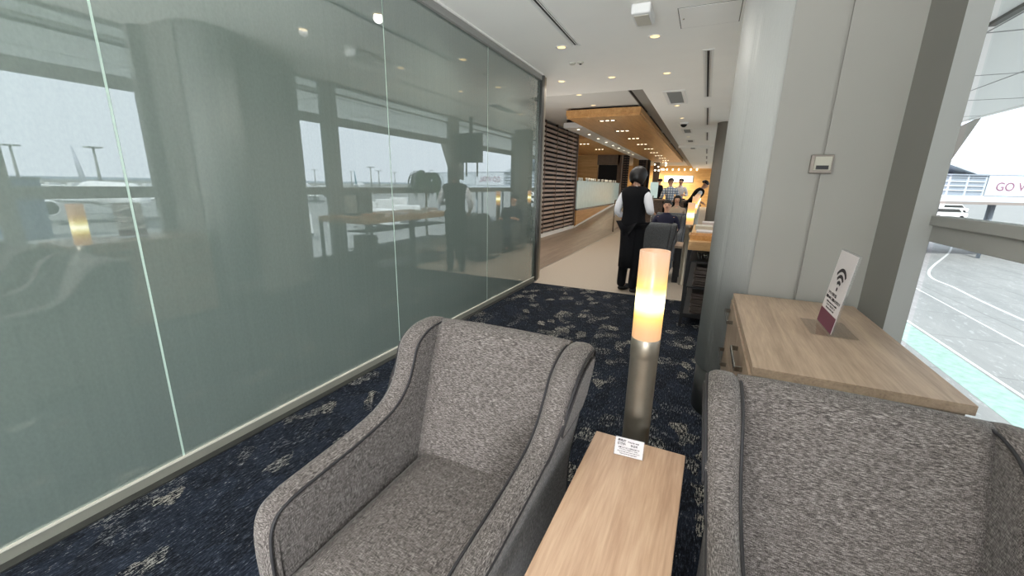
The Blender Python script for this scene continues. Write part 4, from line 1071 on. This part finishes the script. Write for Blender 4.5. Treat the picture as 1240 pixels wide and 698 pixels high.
M['tail_red'] = tailmat('orange_red_blue_tail', None, [(0, (196, 78, 52)), (.35, (228, 128, 48)), (.6, (206, 86, 60)), (.8, (60, 84, 140))])
M['tail_teal'] = tailmat('teal_tail', None, [(0, (60, 140, 160)), (.4, (38, 92, 140)), (.75, (90, 170, 180))])
M['tail_white'] = mat('white_tail', (188, 192, 204), .4)
def heading(tail, nose): return math.atan2(nose[1]-tail[1], nose[0]-tail[0])
hd = math.radians(192); Tt = (148.7, 53.0)
a = aircraft('white airliner with plain tail, parked nose-in and reflected in the nearest glass panel', (Tt[0]+29*math.cos(hd), Tt[1]+29*math.sin(hd), Z), hd, M['tail_white'])
bm = newbm(); prism(bm, [(-25.2, -.36, 9.8), (-22.0, -.36, 7.6), (-21.0, -.36, 7.6), (-24.4, -.36, 10.2)], (0, .72, 0)); prism(bm, [(-23.4, -.36, 9.5), (-20.6, -.36, 7.7), (-20.0, -.36, 7.9), (-22.6, -.36, 9.8)], (0, .72, 0))
fin = [c for c in a.children if c.name.startswith('tail_fin')][0]; obj('emblem', bm, M['black'], fin)
hd2 = math.radians(38)
a = aircraft('white airliner with orange-red and blue tail fin', (153+29*math.cos(hd2), 126+29*math.sin(hd2), Z), hd2, M['tail_red'])
hd3 = math.radians(50)
a = aircraft('distant white airliner with teal tail fin', (226+29*math.cos(hd3), 226+29*math.sin(hd3), Z), hd3, M['tail_teal'])
# ---- light masts
m0 = None
for x, y, l in ((301, 84, 'tall apron light mast, first from the container stack'), (271, 103, 'tall apron light mast beyond the white tail'), (470, 396, 'far light mast near the orange tail'), (300, 320, 'tallest light mast beyond the teal tail'), (471, 460, 'far light mast between the teal tail and the tallest mast'), (380, 418, 'light mast just beyond the tallest mast'), (420, 495, 'last light mast of the far row')):
    if m0 is None:
        m0 = thing('light_mast', l, 'light mast', (x, y, Z), 0, 'apron light masts')
        obj('pole', cyl(newbm(), (0, 0, 0), (0, 0, 24), .75, .45, 12), M['framegrey'], m0)
        hd_ = obj('lamp_head', B(-2.8, 2.8, -2.8, 2.8, 23.4, 24.0), M['framegrey'], m0)
    else: dup(m0, (x, y, Z), 0, l)
# ---- ground vehicles
def truck(loc, rz, label, body='white', sc=1.0, group='service vehicles on the apron'):
    t = thing('service_truck', label, 'truck', loc, rz, group); t.scale = (sc,)*3
    obj('box', B(-3.6, 1.4, -1.2, 1.2, .9, 3.3, .08), M[body], t)
    c = obj('cab', prism(newbm(), [(1.5, -1.1, .6), (3.4, -1.1, .6), (3.4, -1.1, 1.6), (2.9, -1.1, 2.6), (1.5, -1.1, 2.6)], (0, 2.2, 0)), M['white'], t)
    obj('windscreen', prism(newbm(), [(3.42, -1.0, 1.65), (2.95, -1.0, 2.5), (2.90, -1.0, 2.5), (3.36, -1.0, 1.65)], (0, 2.0, 0)), M['black'], c)
    obj('chassis', B(-3.6, 3.2, -.9, .9, .5, .9), M['darksteel'], t)
    for x in (-2.5, 2.4):
        for s in (-1, 1): obj('wheel', cyl(newbm(), (x, s*1.15, .5), (x, s*.8, .5), .5, n=18), M['black'], t)
    return t
def van(loc, rz, label, sc=1.0):
    t = thing('airport_van', label, 'van', loc, rz); t.scale = (sc,)*3
    b = obj('body', prism(newbm(), [(-2.9, -.95, .45), (2.8, -.95, .45), (2.85, -.95, 1.2), (2.0, -.95, 1.35), (1.2, -.95, 2.2), (-2.7, -.95, 2.25), (-2.9, -.95, 1.9)], (0, 1.9, 0), bev=.06), M['white'], t)
    obj('window_band', prism(newbm(), [(-2.6, -.98, 1.4), (1.75, -.98, 1.4), (1.15, -.98, 2.0), (-2.6, -.98, 2.0)], (0, 1.96, 0)), M['darksteel'], b)
    for x in (-1.9, 1.9):
        for s in (-1, 1): obj('wheel', cyl(newbm(), (x, s*1.0, .38), (x, s*.7, .38), .38, n=18), M['black'], t)
    return t
van((88.0, 221, Z), math.radians(12), 'large white van on the apron below the pier building', 2.0)
van((106.0, 290, Z), math.radians(12), 'white van parked behind the large one near the pier building', 2.0)
van((118.0, 292, Z), math.radians(12), 'small white van farthest along beneath the long sign', 2.0)
t0 = truck((158, 108, Z), math.radians(-50), 'white service truck reflected in the narrow window by the pier', sc=1.3)
spots = [(203, 171, 20, 'white service truck parked behind the first by the orange tailed airliner'), (150, 152, -40, 'white truck closest to the orange tailed airliner'), (96, 110, -48, 'white truck in the middle of the apron'), (104, 126, -30, 'white truck behind the one in the middle of the apron'),
         (66, 84, -35, 'white truck approaching the pier building'), (60, 70, 15, 'white truck parked by the end of the pier'), (60, 46, -60, 'white truck nearest to the lounge windows')]
for x, y, r_, l in spots: dup(t0, (x, y, Z), math.radians(r_), l)
v0 = truck((420, 100, Z), math.radians(70), 'truck in the long parked row at the apron edge', sc=1.5, group='row of parked trucks at the apron edge')
for i in range(1, 15): dup(v0, (420+i*.6, 100+i*11.5, Z), math.radians(70))
# blue container stack beside the nearest airliner
t = thing('container_stack', 'blue-grey cargo container block beside the white airliner', 'containers', (92, 24.3, Z))
M['contblue'] = mat('container_blue', (96, 112, 136), .7, vary=.1, vscale=.8)
obj('container_body', B(0, 6, 0, 4.4, 0, 9.4, .05), M['contblue'], t)
bm = newbm()
for i in range(26): box(bm, -.12, 0, i*.17, .06+i*.17, .2, 9.2)
obj('ribs', bm, M['bldgdark'], t); obj('roof_cover', B(-.2, 6.2, -.2, 4.6, 9.4, 9.7), M['farland'], t)
t = thing('hanging_screen', 'dark flat screen hung from the ceiling by the windows, reflected above the attendant', 'screen', (.52, 8.15, CEIL))
obj('display', B(-.27, .27, -.03, .03, -.93, -.35, .006), M['black'], t); obj('bezel', B(-.29, .29, -.02, .04, -.95, -.33, .006), M['framedark'], t)
obj('hanger', B(-.03, .03, .0, .04, -.34, 0), M['framedark'], t); obj('speaker_bar', B(.31, .36, -.03, .03, -.85, -.35, .006), M['black'], t)
for x in (-.16, .12): obj('post', B(x-.012, x+.012, .0, .03, -1.25, -.93), M['framedark'], t)

# ================================================================== LIGHT
W = bpy.data.worlds.new('sky'); SC.world = W; W.use_nodes = True
t = NT(type('o', (), {'node_tree': W.node_tree})()); bg = W.node_tree.nodes['Background']
tc = t.add('ShaderNodeTexCoord'); s = t.add('ShaderNodeSeparateXYZ'); t.link(tc.outputs['Generated'], s.inputs[0])
c = ramp(t, s.outputs[2], [(0, (.80, .84, .95)), (.25, (.84, .89, 1.0)), (1, (.80, .88, 1.0))])
mr = t.add('ShaderNodeMapRange', _interpolation_type='SMOOTHSTEP'); t.link(s.outputs[1], mr.inputs['Value'])
mr.inputs['From Min'].default_value = .1; mr.inputs['From Max'].default_value = -.9; mr.inputs['To Min'].default_value = SKY_F; mr.inputs['To Max'].default_value = SKY_B
t.link(c, bg.inputs['Color']); t.link(mr.outputs[0], bg.inputs['Strength'])
def sun(e, az, el, ang, col):
    L_ = bpy.data.lights.new('sun', 'SUN'); L_.energy = e; L_.angle = math.radians(ang); L_.color = col
    o = bpy.data.objects.new('sun', L_); COL.objects.link(o)
    d = Vector((math.cos(math.radians(az))*math.cos(math.radians(el)), math.sin(math.radians(az))*math.cos(math.radians(el)), math.sin(math.radians(el))))
    o.rotation_euler = d.to_track_quat('Z', 'Y').to_euler(); return o
sun(SUN_E, -93, 50, 4, (1, .99, .97))
def spot(x, y, z, e, col=(1, .95, .88), size=.04, ang=150, blend=.8):
    L_ = bpy.data.lights.new('downlight_beam', 'SPOT'); L_.energy = e; L_.color = col; L_.shadow_soft_size = size; L_.spot_size = math.radians(ang); L_.spot_blend = blend
    o = bpy.data.objects.new('downlight_beam', L_); COL.objects.link(o); o.location = (x, y, z); return o
for x, y in DL: spot(x, y, CEIL-.03, DL_E if y > 2.5 else DL_E*.4)
for i in range(9): spot(-2.15, 9.52+i*1.82, 2.74, CAN_E, (1, .85, .62), .05)
for x, y in ((-3.2, 7.1), (-3.0, 8.4), (-2.3, 7.75)): spot(x, y, 2.93, 45)  # spots added to brighten the screen; only the last has a fitting
for x, y in ((-4.1, 15), (-4.1, 18), (-5.6, 15), (-5.6, 18.5)): spot(x, y, 2.78, 60, (1, .85, .62))
for y in range(16, 34, 3): spot(-.6, y, CEIL-.05, 45, (1, .92, .8))
for x in (-3.4, -2.2, -1.0): spot(x, 32.6, 2.9, 420, (1, .86, .62), .1, 170)
def area(loc, tgt, sx, sy, e, col=(.95, .98, 1), spread=180):
    L_ = bpy.data.lights.new('added_fill', 'AREA'); L_.shape = 'RECTANGLE'; L_.size = sx; L_.size_y = sy; L_.energy = e; L_.color = col; L_.spread = math.radians(spread)
    o = bpy.data.objects.new('added_fill', L_); COL.objects.link(o); o.location = loc
    o.rotation_euler = (Vector(tgt)-Vector(loc)).to_track_quat('-Z', 'Y').to_euler(); return o
# unseen fill lamps added behind the camera for ceiling and glass, then by the bar
area((-.6, -3.4, .75), (-.6, -1.4, 3.13), 3.0, 1.3, END_E, spread=86)
area((.6, -3.4, .9), (-2.15, 3.0, .2), .8, .8, GLS_E, spread=60)
for y in (10.5, 14.5, 18.5, 22.5): pass
area((-3.3, 7.6, 1.0), (-2.2, 7.6, 3.0), .6, 2.0, BAR_E, (1, .97, .92))  # added fill lamp without a fitting, lifts the recess ceiling
area((-5.5, 13.0, 1.0), (-1.0, 13.0, 3.0), .6, 8.0, BAR_E*2.5, (1, .95, .88))  # added fill lamp hidden in the bar area, aimed up at the ceiling
def bulb(x, y, z, e, col=(1, .78, .45)):
    L_ = bpy.data.lights.new('bulb', 'POINT'); L_.energy = e; L_.color = col; L_.shadow_soft_size = .03
    o = bpy.data.objects.new('bulb', L_); COL.objects.link(o); o.location = (x, y, z)

# ================================================================== CAMERA
Rr = ((0.90634724, 0.12176811, -0.40460747), (0.42209561, -0.21733433, 0.88011425), (0.01923475, -0.96847215, -0.24837816))
# columns of the image frame (x right, y down, z forward) in world axes
rx = Vector((Rr[0][0], Rr[1][0], Rr[2][0])); ry = Vector((Rr[0][1], Rr[1][1], Rr[2][1])); rz_ = Vector((Rr[0][2], Rr[1][2], Rr[2][2]))
cam = bpy.data.cameras.new('camera'); cam.sensor_width = 36; cam.lens = 490/1240*36; cam.clip_end = 9000; cam.clip_start = .02
co = bpy.data.objects.new('camera', cam); COL.objects.link(co)
mw = Matrix((rx, -ry, -rz_)).transposed().to_4x4(); mw.translation = (0, 0, H); co.matrix_world = mw
SC.camera = co
SC.view_settings.view_transform = 'Standard'; SC.view_settings.look = 'None'; SC.view_settings.gamma = 1; SC.view_settings.use_curve_mapping = False
SC.view_settings.exposure = EXPO
SC.cycles.max_bounces = 10; SC.cycles.diffuse_bounces = 6; SC.cycles.glossy_bounces = 5; SC.cycles.transparent_max_bounces = 12
SC.cycles.sample_clamp_indirect = 4
SC.cycles.use_denoising = True
